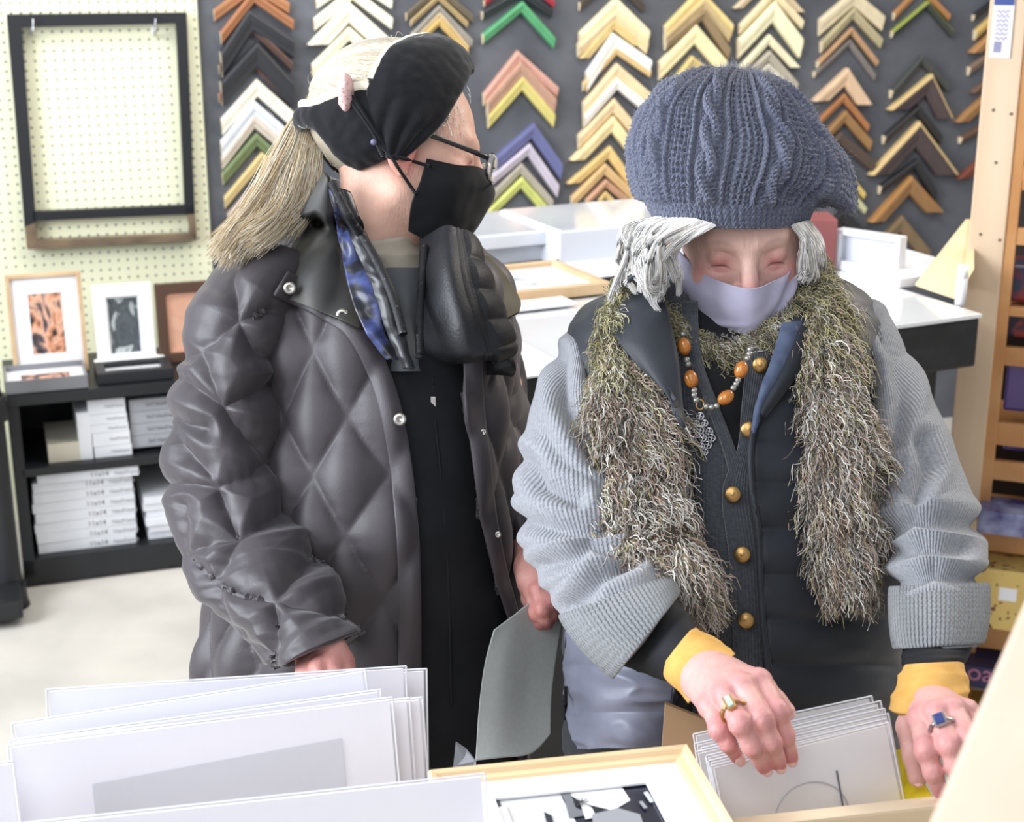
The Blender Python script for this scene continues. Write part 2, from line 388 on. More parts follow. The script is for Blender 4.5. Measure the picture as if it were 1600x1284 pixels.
lt = N.new('ShaderNodeMath'); lt.operation = 'LESS_THAN'; lt.inputs[1].default_value = .125; L.new(ln.outputs['Value'], lt.inputs[0])
mx = N.new('ShaderNodeMix'); mx.data_type = 'RGBA'; mx.inputs['A'].default_value = lin((238, 238, 206)); mx.inputs['B'].default_value = lin((84, 84, 62))
L.new(lt.outputs[0], mx.inputs['Factor']); L.new(mx.outputs['Result'], N['Principled BSDF'].inputs['Base Color'])
u0, _ = wq(-190, 200); u1, _ = wq(318, 200)
pb = obj('pegboard', boxmesh(u1-u0, .012, 2.9, .001), M_peg, None, wp((u0+u1)/2, 1.45, .012), (0, 0, R_(18)))
tag(pb, 'cream pegboard panel with a grid of holes fixed to the left of the wall', 'pegboard')
# ---- big black display frame on the pegboard
def wallbar(name, q, off0, off1, m, parent):     # q four px corners on the wall
    P = [onwall(x, y, off0) for x, y in q]; return obj(name, prism(P, off1-off0, WN), m, parent)
M_bframe = mat('black_frame_paint', (30, 31, 36), .5)
M_bronze = mat('bronzed_wood', (92, 78, 66), .4, c2=(128, 110, 88), nscale=12)
T = thing('hanging_frame', 'large empty black frame with a low crossbar hung on the pegboard', 'frame', onwall(160, 380, .06))
o0, o1 = .03, .055
A, B, C_, D = (10, 22), (290, 19), (306, 372), (42, 386)
wallbar('top_rail', [A, B, (274, 36), (34, 42)], o0, o1, M_bframe, T)
wallbar('left_rail', [A, (34, 42), (56, 345), (38, 352)], o0, o1, M_bframe, T)
wallbar('right_rail', [(274, 36), B, (303, 332), (288, 333)], o0, o1, M_bframe, T)
wallbar('crossbar', [(50, 329), (302, 318), (303, 332), (52, 343)], o0, o1, M_bframe, T)
wallbar('left_foot', [(38, 352), (55, 345), (58, 372), (42, 386)], o0, o1, M_bronze, T)
wallbar('right_foot', [(292, 333), (303, 332), (306, 372), (296, 366)], o0, o1, M_bronze, T)
wallbar('bottom_rail', [(55, 373), (296, 362), (306, 372), (42, 386)], o0, o1+.01, M_bronze, T)
for x, y in ((51, 38), (242, 38)):
    hk = thing('peg_hook', 'chrome peg hook holding the %s of the large black frame' % ('left top corner' if x < 100 else 'right top corner'), 'hook', onwall(x, y, .03), 0, 'chrome peg hooks')
    tubeobj('shank', [onwall(x, y+18, .02), onwall(x, y+14, .065), onwall(x+1, y+4, .07), onwall(x+1, y-9, .07)], .0028, M_steel, hk, 8, 24)
    tubeobj('collar', [onwall(x-3, y+16, .022), onwall(x-3, y+2, .022)], .004, M_steel, hk, 8, 6)
# ---- chevron frame corner samples
def crop(k):
    ox, s = {2: (300, 3.0575), 3: (700, 3.566), 4: (1000, 3.566), 5: (1250, 3.057)}[k]
    return lambda x, y: (ox+x/s, y/s, s)
CH = []
def c_(k, name, colname, rows):
    f = crop(k)
    for r in rows:
        ax, ay, lx, ly, rx, ry, wd, col, lab = r[:9]; cut = r[9] if len(r) > 9 else 'v'; edge = r[10] if len(r) > 10 else None
        CH.append((f(ax, ay)[:2], f(lx, ly)[:2], f(rx, ry)[:2], wd/f(0, 0)[2], col, lab, cut, edge, colname))
c_(2, 'A', 'column beside the pegboard', [
 (285, -95, 100, 45, 460, 10, 45, (176, 112, 66), 'orange-brown'),
 (285, -45, 132, 150, 480, 92, 40, (170, 104, 60), 'copper-brown'),
 (265, 42, 130, 245, 480, 185, 75, (44, 45, 52), 'matt black'),
 (285, 110, 125, 308, 475, 292, 32, (92, 66, 56), 'thin brown'),
 (305, 195, 130, 385, 480, 385, 85, (42, 43, 49), 'wide black'),
 (303, 280, 125, 445, 475, 450, 36, (128, 66, 50), 'red-brown'),
 (305, 375, 135, 565, 490, 540, 58, (222, 214, 192), 'ivory'),
 (290, 475, 132, 672, 440, 605, 55, (206, 212, 220), 'silver-white'),
 (290, 548, 137, 748, 420, 660, 42, (198, 182, 164), 'pale taupe'),
 (303, 630, 140, 820, 400, 720, 45, (108, 126, 74), 'green'),
 (330, 722, 150, 938, 470, 850, 40, (212, 184, 112), 'gold'),
 (330, 830, 166, 1015, 480, 960, 50, (176, 152, 136), 'rosy taupe')])
c_(2, 'B', 'column above the blonde ponytail', [
 (765, -120, 590, 0, 950, 0, 34, (240, 232, 206), 'narrow cream'),
 (762, -62, 578, 88, 950, 82, 45, (240, 230, 200), 'cream'),
 (740, 5, 548, 212, 940, 185, 72, (238, 228, 202), 'wide off-white', 'h'),
 (745, 125, 568, 305, 870, 235, 48, (240, 230, 192), 'pale yellow'),
 (740, 250, 545, 470, 870, 370, 48, (226, 198, 148), 'light tan', 'h')])
c_(2, 'C', 'narrow column above the black headband', [
 (1170, -75, 1018, 60, 1336, 70, 30, (104, 92, 74), 'dark olive'),
 (1172, -30, 1040, 92, 1310, 100, 24, (176, 150, 94), 'dull gold'),
 (1174, 22, 1045, 155, 1330, 185, 28, (148, 142, 132), 'grey'),
 (1176, 55, 1070, 165, 1315, 215, 22, (206, 182, 130), 'thin tan'),
 (1176, 85, 1100, 160, 1310, 235, 25, (216, 176, 92), 'thin gold'),
 (1190, 150, 1150, 190, 1330, 275, 30, (44, 46, 50), 'black')])
c_(3, 'D', 'column between the two women', [
 (400, -150, 195, 0, 585, 5, 30, (178, 40, 52), 'red'),
 (400, -65, 183, 62, 572, 50, 42, (42, 46, 52), 'black with raw cream ends'),
 (405, 5, 185, 188, 583, 205, 46, (72, 166, 104), 'bright green'),
 (380, 280, 190, 520, 603, 480, 48, (206, 148, 128), 'rose'),
 (392, 338, 207, 550, 588, 540, 70, (182, 134, 110), 'dusty brown'),
 (408, 420, 215, 640, 585, 630, 56, (208, 192, 96), 'olive yellow'),
 (470, 683, 257, 868, 625, 905, 62, (92, 98, 152), 'blue-violet'),
 (445, 795, 237, 970, 603, 1020, 50, (188, 178, 196), 'lilac'),
 (400, 903, 195, 1110, 575, 1105, 46, (168, 160, 142), 'grey-taupe'),
 (403, 980, 215, 1165, 560, 1160, 48, (198, 206, 96), 'lime')])
c_(3, 'E', 'long column left of the knit hat', [
 (905, -150, 725, 10, 1085, 20, 40, (72, 60, 56), 'dark brown'),
 (925, -15, 724, 182, 1108, 165, 66, (240, 218, 168), 'cream'),
 (918, 55, 716, 245, 1098, 228, 56, (228, 198, 146), 'tan'),
 (912, 102, 722, 322, 1096, 250, 48, (222, 188, 112), 'golden', 'h'),
 (905, 180, 762, 405, 1118, 330, 66, (246, 240, 226), 'glossy white'),
 (930, 258, 745, 460, 1120, 388, 36, (224, 188, 120), 'thin golden'),
 (930, 350, 745, 570, 1128, 525, 60, (230, 202, 150), 'pale gold'),
 (930, 430, 748, 640, 1122, 590, 50, (242, 232, 220), 'white'),
 (915, 545, 718, 752, 1083, 745, 60, (228, 196, 146), 'sandy'),
 (908, 642, 672, 888, 1075, 850, 66, (240, 214, 148), 'wide butter yellow', 'h'),
 (895, 810, 655, 1018, 1045, 1020, 52, (228, 188, 108), 'deep gold', 'h'),
 (865, 905, 680, 1095, 1045, 1080, 50, (220, 176, 110), 'honey'),
 (870, 995, 760, 1105, 985, 1090, 36, (206, 150, 112), 'salmon'),
 (870, 1060, 830, 1105, 915, 1105, 30, (226, 190, 110), 'tiny gold')])
c_(4, 'F', "column above the hat's left side", [
 (325, -62, 130, 142, 505, 130, 60, (226, 198, 118), 'gold'),
 (345, -10, 128, 190, 490, 172, 50, (196, 168, 112), 'bronze'),
 (345, 50, 130, 225, 485, 262, 46, (146, 120, 82), 'antique brown'),
 (300, 135, 97, 345, 467, 330, 80, (238, 220, 158), 'broad pale yellow'),
 (278, 308, 105, 528, 430, 425, 48, (212, 184, 106), 'olive gold'),
 (300, 390, 105, 590, 380, 470, 28, (236, 216, 152), 'thin light gold')])
c_(4, 'G', "column above the hat's crown", [
 (715, -150, 510, 45, 905, 65, 42, (206, 182, 142), 'beige', 'h'),
 (735, -62, 545, 138, 895, 110, 42, (232, 212, 162), 'creamy'),
 (735, 5, 536, 218, 886, 208, 84, (236, 226, 178), 'broad cream'),
 (710, 190, 520, 395, 878, 372, 42, (240, 226, 180), 'ivory', 'h'),
 (710, 280, 560, 420, 862, 455, 46, (176, 166, 144), 'speckled grey'),
 (708, 350, 600, 440, 820, 460, 32, (208, 202, 180), 'pale silver'),
 (705, 415, 640, 470, 800, 500, 30, (220, 216, 204), 'whitish')])
c_(5, 'H', 'column right of the knit hat', [
 (247, -48, 85, 92, 388, 72, 68, (220, 200, 158), 'pale wood'),
 (245, 35, 92, 198, 378, 180, 42, (176, 164, 118), 'olive'),
 (235, 130, 75, 293, 358, 285, 24, (196, 146, 98), 'thin orange'),
 (228, 185, 60, 340, 348, 350, 26, (122, 114, 108), 'thin grey'),
 (215, 322, 48, 480, 328, 495, 66, (218, 178, 138), 'peach', 'h'),
 (203, 445, 68, 580, 318, 590, 32, (178, 110, 58), 'rust'),
 (207, 525, 100, 640, 328, 665, 46, (158, 112, 58), 'bronze brown'),
 (180, 625, 110, 690, 345, 765, 52, (84, 66, 56), 'carved dark brown'),
 (180, 770, 120, 825, 300, 915, 28, (214, 182, 86), 'narrow gold'),
 (190, 850, 140, 890, 302, 985, 28, (196, 196, 140), 'pale green-grey'),
 (200, 990, 130, 1060, 330, 1130, 60, (38, 40, 44), 'black')])
c_(5, 'I', 'column left of the tall wooden post', [
 (570, -75, 440, 60, 705, 65, 30, (186, 120, 62), 'orange'),
 (600, 5, 430, 148, 718, 145, 28, (60, 66, 56), 'dark green', 'v', (164, 176, 80)),
 (570, 262, 425, 428, 698, 400, 32, (68, 72, 70), 'slim dark grey-green'),
 (615, 350, 408, 522, 715, 560, 80, (78, 62, 62), 'plum pale-edged', 'h', (226, 196, 138)),
 (555, 500, 390, 645, 663, 640, 38, (44, 42, 44), 'slim black'),
 (555, 575, 318, 832, 742, 828, 100, (74, 60, 60), 'largest plum pale-edged', 'h', (224, 194, 138)),
 (550, 755, 372, 885, 640, 910, 40, (40, 40, 44), 'black'),
 (515, 835, 318, 1055, 668, 1005, 72, (158, 108, 58), 'grained oak', 'h', (176, 128, 74)),
 (475, 1025, 370, 1140, 605, 1185, 64, (126, 100, 66), 'olive brown')])
c_(5, 'J', 'column cut off by the wooden post', [
 (1010, -80, 820, 70, 1180, 70, 26, (36, 38, 42), 'thin black'),
 (1010, -25, 826, 145, 1180, 145, 40, (222, 178, 84), 'gold with raw end'),
 (980, 70, 798, 250, 1160, 250, 50, (190, 130, 66), 'orange wood', 'h'),
 (975, 185, 797, 318, 1160, 340, 40, (132, 104, 84), 'brown with raw end'),
 (965, 305, 803, 440, 1150, 440, 34, (122, 88, 66), 'narrow brown', 'h'),
 (985, 360, 812, 508, 1150, 508, 50, (226, 138, 146), 'pink', 'h'),
 (950, 375, 730, 580, 1150, 580, 58, (176, 120, 60), 'wide oak', 'h'),
 (950, 540, 755, 652, 1150, 690, 34, (112, 78, 56), 'slim walnut'),
 (950, 670, 735, 850, 1150, 850, 55, (132, 62, 44), 'mahogany', 'h')])
ORD = ['top', 'second', 'third', 'fourth', 'fifth', 'sixth', 'seventh', 'eighth', 'ninth', 'tenth', 'eleventh', 'twelfth', 'thirteenth', 'fourteenth']
def chevmesh(Apx, Lpx, Rpx, wpx, cut, h, edge, base):
    a = np.array(wq(*Apx)); l = np.array(wq(*Lpx)); r = np.array(wq(*Rpx)); w_ = wpx*4.5/F*1.0
    def nrm(v): return v/np.linalg.norm(v)
    dl = nrm(l-a); dr = nrm(r-a); nl = np.array([-dl[1], dl[0]]); nr = np.array([dr[1], -dr[0]])
    if nl[1] > 0: nl = -nl
    if nr[1] > 0: nr = -nr
    Mx = np.array([dl, -dr]).T; t_ = np.linalg.solve(Mx, (a+nr*w_)-(a+nl*w_)); ia = a+nl*w_+dl*t_[0]
    def end(e, d, n):
        p = e+n*w_
        if cut == 'v': s = (e[0]-p[0])/d[0]
        elif cut == 'h': s = (e[1]-p[1])/d[1]
        else: s = 0
        return p+d*s*(.9 if cut == 'v' else 1)
    il = end(l, dl, nl); ir = end(r, dr, nr)
    prof = [(0, 0), (0, .78), (.06, .95), (.16, 1), (.42, .93), (.7, .72), (.86, .7), (.95, .6), (1, .45), (1, 0)]
    V = []; fc = []; mi = []
    for t, hh in prof:
        for o, i in ((l, il), (a, ia), (r, ir)):
            q = o+(i-o)*t; V.append(wp(q[0], q[1], base+h*hh))
    n = len(prof)
    for k in range(n-1):
        for j in (0, 1): fc.append((k*3+j, k*3+j+1, (k+1)*3+j+1, (k+1)*3+j)); mi.append(2 if (edge and k < 3) else 0)
    fc.append(tuple(k*3 for k in range(n))); mi.append(1); fc.append(tuple(k*3+2 for k in reversed(range(n)))); mi.append(1)
    me = bpy.data.meshes.new('corner'); me.from_pydata([tuple(v) for v in V], [], fc)
    bm = bmesh.new(); bm.from_mesh(me); bm.faces.ensure_lookup_table(); bmesh.ops.recalc_face_normals(bm, faces=bm.faces[:]); bm.to_mesh(me); bm.free()
    for p_, m_ in zip(me.polygons, mi): p_.material_index = m_
    return me
cnts = {}
for A_, L_, Rr, wd, colr, lab, cut, edge, cn in CH:
    k = cnts.get(cn, 0); cnts[cn] = k+1
    g_ = sum(colr)/3; colr = tuple(min(250, int((v+(g_-v)*.24)*1.04+3)) for v in colr)
    mc = mat('moulding_'+lab.replace(' ', '_')+'_%d' % len(_MC), colr, .42, c2=tuple(min(255, int(v*1.07)) for v in colr), nscale=30, wood=(1, 1, .2))
    ml_ = [mc, M_rawend] + ([mat('edge_%d' % len(_MC), edge, .5)] if edge else [])
    me = chevmesh(A_, L_, Rr, wd, cut, .016+.008*((k*37) % 5)/5+.0004*wd, edge, 0)
    o = obj('frame_corner_sample', me, ml_)
    tag(o, '%s corner sample, %s in %s' % (lab, ORD[k], cn), 'frame sample', 'frame corner samples in the '+cn)
# ---------------------------------------------------------------- helpers for furniture
def xform(p, yaw, tilt=0):          # matrix: local x along width, y away from viewer, z up
    return Matrix.Translation(Vector([float(v) for v in p]))@Matrix.Rotation(R_(yaw), 4, 'Z')@Matrix.Rotation(tilt, 4, 'X')
def lbox(name, Mx, c, s, m, parent, bev=.0015):
    o = obj(name, boxmesh(*s, bev=bev), m, None); me = o.data; me.transform(Matrix.Translation(c)); me.transform(Mx)
    par(o, parent); return o
def artmat(name, cols, scale=8, dist=3, kind='wave', stretch=(1, 1, 1)):
    m = bpy.data.materials.new(name); m.use_nodes = True; t = m.node_tree; N = t.nodes; L = t.links; b = N['Principled BSDF']; b.inputs['Roughness'].default_value = .35
    tc = N.new('ShaderNodeTexCoord'); mp = N.new('ShaderNodeMapping'); L.new(tc.outputs['Object'], mp.inputs[0]); mp.inputs['Scale'].default_value = stretch
    if kind == 'wave':
        w_ = N.new('ShaderNodeTexWave'); w_.inputs['Scale'].default_value = scale; w_.inputs['Distortion'].default_value = dist; w_.inputs['Detail'].default_value = 1; w_.inputs['Detail Scale'].default_value = .7
        out = w_.outputs['Fac']
    else:
        w_ = N.new('ShaderNodeTexNoise'); w_.inputs['Scale'].default_value = scale; w_.inputs['Detail'].default_value = 3; w_.inputs['Distortion'].default_value = dist; out = w_.outputs[0]
    L.new(mp.outputs[0], w_.inputs['Vector']); r = N.new('ShaderNodeValToRGB'); L.new(out, r.inputs[0]); L.new(r.outputs[0], b.inputs['Base Color'])
    e = r.color_ramp.elements; n = len(cols)
    lo, hi = (0, 1) if kind == 'wave' else (.3, .7)
    for i, c in enumerate(cols):
        p = lo+(hi-lo)*i/(n-1)
        if i < 2: q = e[i]; q.position = p
        else: q = e.new(p)
        q.color = lin(c)
    return m
def picture(name, label, cat, Mx, w_, h_, fw, mfr, mmat, art, matw, depth=.02, winoff=0, parent=None, group=None):
    """a framed print: moulding ring, mat board with window, print"""
    T = thing(name, label, cat, Mx.translation, 0, group)
    bm = bmesh.new()
    def ring(w0, h0, w1, h1, y0, y1, zc=0):
        a = [bm.verts.new((x*w0/2, y0, zc+h_/2+z*h0/2)) for x, z in ((-1, -1), (1, -1), (1, 1), (-1, 1))]
        b = [bm.verts.new((x*w1/2, y0, zc+h_/2+z*h1/2)) for x, z in ((-1, -1), (1, -1), (1, 1), (-1, 1))]
        c = [bm.verts.new((x*w0/2, y1, zc+h_/2+z*h0/2)) for x, z in ((-1, -1), (1, -1), (1, 1), (-1, 1))]
        d = [bm.verts.new((x*w1/2, y1, zc+h_/2+z*h1/2)) for x, z in ((-1, -1), (1, -1), (1, 1), (-1, 1))]
        for i in range(4):
            j = (i+1) % 4
            for q in ((a[i], a[j], b[j], b[i]), (c[j], c[i], d[i], d[j]), (a[j], a[i], c[i], c[j]), (b[i], b[j], d[j], d[i])): bm.faces.new(q)
    def fin(nm, m):
        nonlocal bm
        bmesh.ops.recalc_face_normals(bm, faces=bm.faces[:])
        me = bpy.data.meshes.new(nm); bm.to_mesh(me); bm.free(); me.transform(Mx); bm = bmesh.new(); return obj(nm, me, m, T)
    ring(w_, h_, w_-2*fw, h_-2*fw, 0, depth); o = fin('moulding', mfr)
    b_ = o.modifiers.new('b', 'BEVEL'); b_.width = min(.002, fw*.3); b_.segments = 2
    iw, ih = w_-2*fw, h_-2*fw
    ring(iw, ih, iw-2*matw, ih-2*matw-2*winoff, depth*.45, depth*.55); fin('mat_board', mmat)
    lbox('print', Mx, (0, depth*.62, h_/2), (iw-.002, .002, ih-.002), art, T, 0)
    lbox('backing_board', Mx, (0, depth*.8, h_/2), (iw, .003, ih), M_black, T, 0)
    return T
def textobj(body, size, Mx, m, parent, name='printed_text', ext=.0004):
    cu = bpy.data.curves.new('t', 'FONT'); cu.body = body; cu.size = size; cu.extrude = ext
    o = bpy.data.objects.new('t', cu); COL.objects.link(o); dg = bpy.context.evaluated_depsgraph_get()
    me = bpy.data.meshes.new_from_object(o.evaluated_get(dg)); bpy.data.objects.remove(o)
    me.transform(Mx); return obj(name, me, m, parent)
# ---------------------------------------------------------------- black shelf unit under the pegboard
SY = 19; ST, SN = yawed(SY); SO = W(150, 790, 4.03)
def sp_(px, py, off=0):
    q = onplane(px, py, SO+SN*off, SN); return float((q-SO)@ST), float(q[2])
def spt(u, z, off=0):
    q = SO+ST*u+SN*off; return np.array([q[0], q[1], z])
def fbox(name, x0, y0, x1, y1, dep, m, parent=None, off=0, bev=.0015, rzadd=0):
    ym = (y0+y1)/2; xm = (x0+x1)/2
    u0 = sp_(x0, ym, off)[0]; u1 = sp_(x1, ym, off)[0]; z0 = sp_(xm, y1, off)[1]; z1 = sp_(xm, y0, off)[1]
    c = spt((u0+u1)/2, (z0+z1)/2, off-dep/2)
    o = obj(name, boxmesh(u1-u0, dep, z1-z0, bev), m, parent, c, (0, 0, R_(SY+rzadd))); o['_s'] = (u1-u0, dep, z1-z0); return o
zt = sp_(150, 606)[1]; zs = sp_(150, 722)[1]; zb = sp_(150, 862)[1]
uL = sp_(22, 750)[0]; uR = uL+.92; SD = .36
T = thing('shelf_unit', 'low black shelf unit holding white boxes under the pegboard', 'shelf', spt((uL+uR)/2, 0, -SD/2))
Mx = xform(spt(0, 0, 0), SY)
def sbx(name, u0, u1, z0, z1, y0=0, y1=SD, m=M_black, bev=.003): return lbox(name, Mx, ((u0+u1)/2, (y0+y1)/2, (z0+z1)/2), (u1-u0, y1-y0, z1-z0), m, T, bev)
sbx('top_board', uL, uR, zt-.028, zt, -.008, SD); sbx('shelf', uL+.02, uR-.02, zs-.022, zs); sbx('bottom_board', uL, uR, zb-.07, zb, 0)
sbx('side_panel', uL, uL+.03, .03, zt-.028); sbx('side_panel', uR-.03, uR, .03, zt-.028); sbx('back_panel', uL+.03, uR-.03, zb, zt-.028, SD-.01, SD)
for uu in (uL+.12, uR-.12): lbox('foot', Mx, (uu, .05, (zb-.07)/2), (.05, .05, max(.01, zb-.07)), M_plastic, T, .01)
def settle(o, z):
    s = o['_s']; o.location.z = z+s[2]/2
WB = [M_whitebox]
# stacked boxes, printed on their ends
ys = [(60, 718, 220, 745), (50, 748, 207, 765), (50, 768, 208, 782), (51, 783, 212, 797), (54, 798, 212, 814), (55, 814, 214, 832), (56, 832, 214, 848), (60, 849, 214, 866)]
z = zb
places = ['bottom of the tall 11x14 pile', 'second from bottom of the 11x14 pile', 'third from bottom of the 11x14 pile', 'fourth from bottom of the 11x14 pile', 'fourth from top of the 11x14 pile', 'third from top of the 11x14 pile', 'second from top of the 11x14 pile', 'topmost of the 11x14 pile, jutting right']
for k, (x0, y0, x1, y1) in enumerate(ys[::-1]):
    hh = (zs-.0235-zb)/8
    o = fbox('frame_box', x0, y0, x1, y1, .30, M_whitebox, None, -.03 if k < 7 else -.015, .0015, (0, .8, -.6, .5, -.4, .7, .2, -2.5)[k])
    s = list(o['_s']); s[2] = hh; nm = boxmesh(s[0], .30, hh-.0008, .0015); o.data = nm; nm.materials.append(M_whitebox); o['_s'] = s; settle(o, z)
    tag(o, 'white box printed 11x14, %s' % places[k], 'box', 'white 11x14 boxes in the tall pile')
    MW[o.name] = Matrix.LocRotScale(o.location, o.rotation_euler, o.scale)
    textobj('11x14', .019, MW[o.name]@xform((s[0]*.02, -.1508, -.007), 0, math.pi/2), M_ink, o)
    textobj('NeoFrame', .015, MW[o.name]@xform((s[0]*.02+.062, -.1508, -.007), 0, math.pi/2), mat('pale_ink', (170, 170, 176), .6), o)
    z += hh
z = zb
for k in range(6):
    o = fbox('frame_box', 228+k % 2*3+k*-1.2, 780, 300, 795, .26, M_whitebox, None, -.04+.006*(k % 3)); s = list(o['_s']); s[2] = .021
    o.data = boxmesh(s[0], .26, .0202, .0015); o.data.materials.append(M_whitebox); o['_s'] = s; settle(o, z); z += .021
    tag(o, 'thin white box, %s of the short pile beside the coat sleeve' % ['bottom', 'second from bottom', 'third from bottom', 'third from top', 'second from top', 'top'][k], 'box', 'thin white boxes beside the coat')
z = zs
for k in range(5):
    o = fbox('small_box', 147-k*1.2, 690, 206-k*1.3, 705, .22, M_whitebox, None, -.03); s = list(o['_s']); s[2] = [.031, .037, .023, .028, .04][k]
    o.data = boxmesh(s[0], .22, s[2]-.0008, .0015); o.data.materials.append(M_whitebox); o['_s'] = s; settle(o, z); z += s[2]
    tag(o, 'small white box, %s of the narrow stack on the middle shelf' % ['bottom', 'second from bottom', 'middle', 'second from top', 'top'][k], 'box', 'narrow stack of small white boxes')
    MW[o.name] = Matrix.LocRotScale(o.location, o.rotation_euler, o.scale)
    textobj('NeoFrame', .011, MW[o.name]@xform((-.005, -.1108, -.003), 0, math.pi/2), mat('pale_ink', (170, 170, 176), .6), o)
z = zs+.012
M_gbox = mat('grey_box', (168, 170, 176), .55)
for k in range(4):
    o = fbox('grey_frame_box', 204, 655, 290, 672, .25, M_gbox, None, -.045); s = list(o['_s']); s[2] = .0335
    o.data = boxmesh(s[0], .25, .0325, .0015); o.data.materials.append(M_gbox); o['_s'] = s; settle(o, z); z += .0335
    tag(o, 'grey-white box, %s of the wide stack behind the coat sleeve' % ['bottom', 'second from bottom', 'second from top', 'top'][k], 'box', 'wide stack of greyish boxes')
    MW[o.name] = Matrix.LocRotScale(o.location, o.rotation_euler, o.scale)
    textobj('5x7 NeoFrame', .013, MW[o.name]@xform((-s[0]*.2, -.1258, -.004), 0, math.pi/2), M_ink, o)
o = fbox('small_box', 122, 642, 143, 716, .2, M_whitebox, None, -.03, .0015); settle(o, zs); tag(o, 'white box standing on its end left of the narrow stack', 'box')
o = fbox('flat_box', 75, 692, 126, 721, .2, mat('cream_box', (214, 208, 190), .6), None, -.03); settle(o, zs); tag(o, 'cream box lying alone at the left of the middle shelf', 'box')
# pictures on the unit
M_artA = artmat('print_leaf', [(30, 26, 28), (60, 50, 50), (196, 136, 104), (226, 176, 148), (90, 80, 84), (40, 34, 34)], 14, 2.2, 'noise', (1, 1, .6))
M_artB = artmat('print_bloom', [(50, 54, 58), (90, 96, 100), (70, 76, 80), (190, 196, 198), (60, 64, 68)], 11, 2.5, 'noise', (1, 1, .7))
M_artC = artmat('print_sepia', [(222, 176, 150), (206, 158, 132), (232, 196, 172)], 6, 1, 'noise')
def stand(x0, x1, yb, yt, off, tilt):
    u0 = sp_(x0, yb, off)[0]; u1 = sp_(x1, yb, off)[0]; w_ = u1-u0
    p = spt((u0+u1)/2, zt+.001, off); h_ = (sp_((x0+x1)/2, yt, off-.03)[1]-zt)/math.cos(tilt)
    return xform(p, SY, -tilt), w_, h_
Mx, w_, h_ = stand(20, 138, 562, 427, -.17, .12)
picture('framed_print', 'oak framed print of curling leaves with wide white mat on the black shelf', 'picture', Mx, w_, h_, .011, M_oak, M_white, M_artA, .042)
Mx, w_, h_ = stand(153, 245, 560, 443, -.17, .12)
picture('framed_print', 'white framed grey print of a curling bloom standing on the black shelf', 'picture', Mx, w_, h_, .034, mat('white_lacquer', (240, 240, 240), .4), M_white, M_artB, .004)
Mx, w_, h_ = stand(250, 345, 556, 440, -.17, .1)
picture('framed_print', 'dark brown framed sepia print partly hidden by the puffy coat sleeve', 'picture', Mx, w_, h_, .028, mat('dark_brown_frame', (84, 62, 50), .4), mat('rose_mat', (214, 160, 136), .6), M_artC, .01)
lb = fbox('white_easel', 147, 547, 258, 562, .04, mat('white_lacquer', (240, 240, 240), .4), None, -.145, .004); settle(lb, zt)
tag(lb, 'low white ledge in front of the white framed print', 'stand')
def flatpic(name, label, x0, x1, y, off, dep, th, mfr, mmat, art, fw, matw):
    u0 = sp_(x0, y, off)[0]; u1 = sp_(x1, y, off)[0]
    Mx = xform(spt((u0+u1)/2, zt+th+.002, off), SY, -math.pi/2)
    return picture(name, label, 'picture', Mx, u1-u0, dep, fw, mfr, mmat, art, matw, th)
flatpic('framed_print', 'grey edged print lying flat before the oak framed print', 8, 138, 600, .0, .155, .035, mat('grey_metal_frame', (120, 122, 126), .4), M_white, M_artA, .005, .035)
flatpic('framed_print', 'black frame lying flat in front of the white framed print', 152, 272, 590, -.015, .12, .03, M_bframe, M_white, M_artB, .025, .012)
# black plastic utility shelf at the picture's left edge
T = thing('plastic_shelving', 'black plastic utility shelving post with joints at the left edge', 'shelf', spt(uL-.06, 0, .1))
pu = sp_(2, 750, .1)[0]
for r0, z0, z1, nm in ((.045, .0, .06, 'base'), (.034, .06, .52, 'post'), (.042, .50, .56, 'joint'), (.03, .56, 1.1, 'post')):
    for du in (-.01, -.59): lathe(nm, [(0, z0), (r0*1.1, z0), (r0, z0+.02), (r0*.95, z1-.01), (r0, z1), (0, z1)], M_plastic, T, spt(pu+du, 0, .1))
Mx = xform(spt(pu-.01, 0, .1), SY)
lbox('deck', Mx, (-.3, 0, .05), (.66, .3, .05), M_plastic, T, .01); lbox('deck', Mx, (-.3, 0, .535), (.62, .3, .045), M_plastic, T, .01)
# ---------------------------------------------------------------- glass topped counter
CY = 25.5; CT, CN = yawed(CY); ZC = .97
C0 = onz(1535, 490, ZC)                       # front right corner
def cpt(u, v, z): q = C0+CT*u-CN*v; return np.array([q[0], q[1], z])     # u leftwards negative, v backwards
CL, CD = 1.25, .72
T = thing('display_counter', 'long counter with pale glass top and black draped sides', 'counter', cpt(-CL/2, CD/2, 0))
Mx = xform(cpt(0, 0, 0), CY)
M_ctop = mat('pale_counter_top', (226, 230, 234), .12, c2=(236, 238, 240), nscale=3, coat=1)
M_drape = mat('black_drape', (22, 24, 27), .4, c2=(46, 48, 54), nscale=14, bump=1, bscale=26, wood=(.4, 1, 2), ramp=(.5, .9))
lbox('glass_top', Mx, (-CL/2, CD/2, ZC-.004), (CL, CD, .008), M_ctop, T, .002)
lbox('drape_band', Mx, (-CL/2, CD/2, ZC-.055), (CL-.006, CD-.006, .094), M_drape, T, .006)
lbox('body', Mx, (-CL/2+.0, CD/2, (ZC-.1)/2), (CL-.12, CD-.08, ZC-.1), M_black, T, .004)
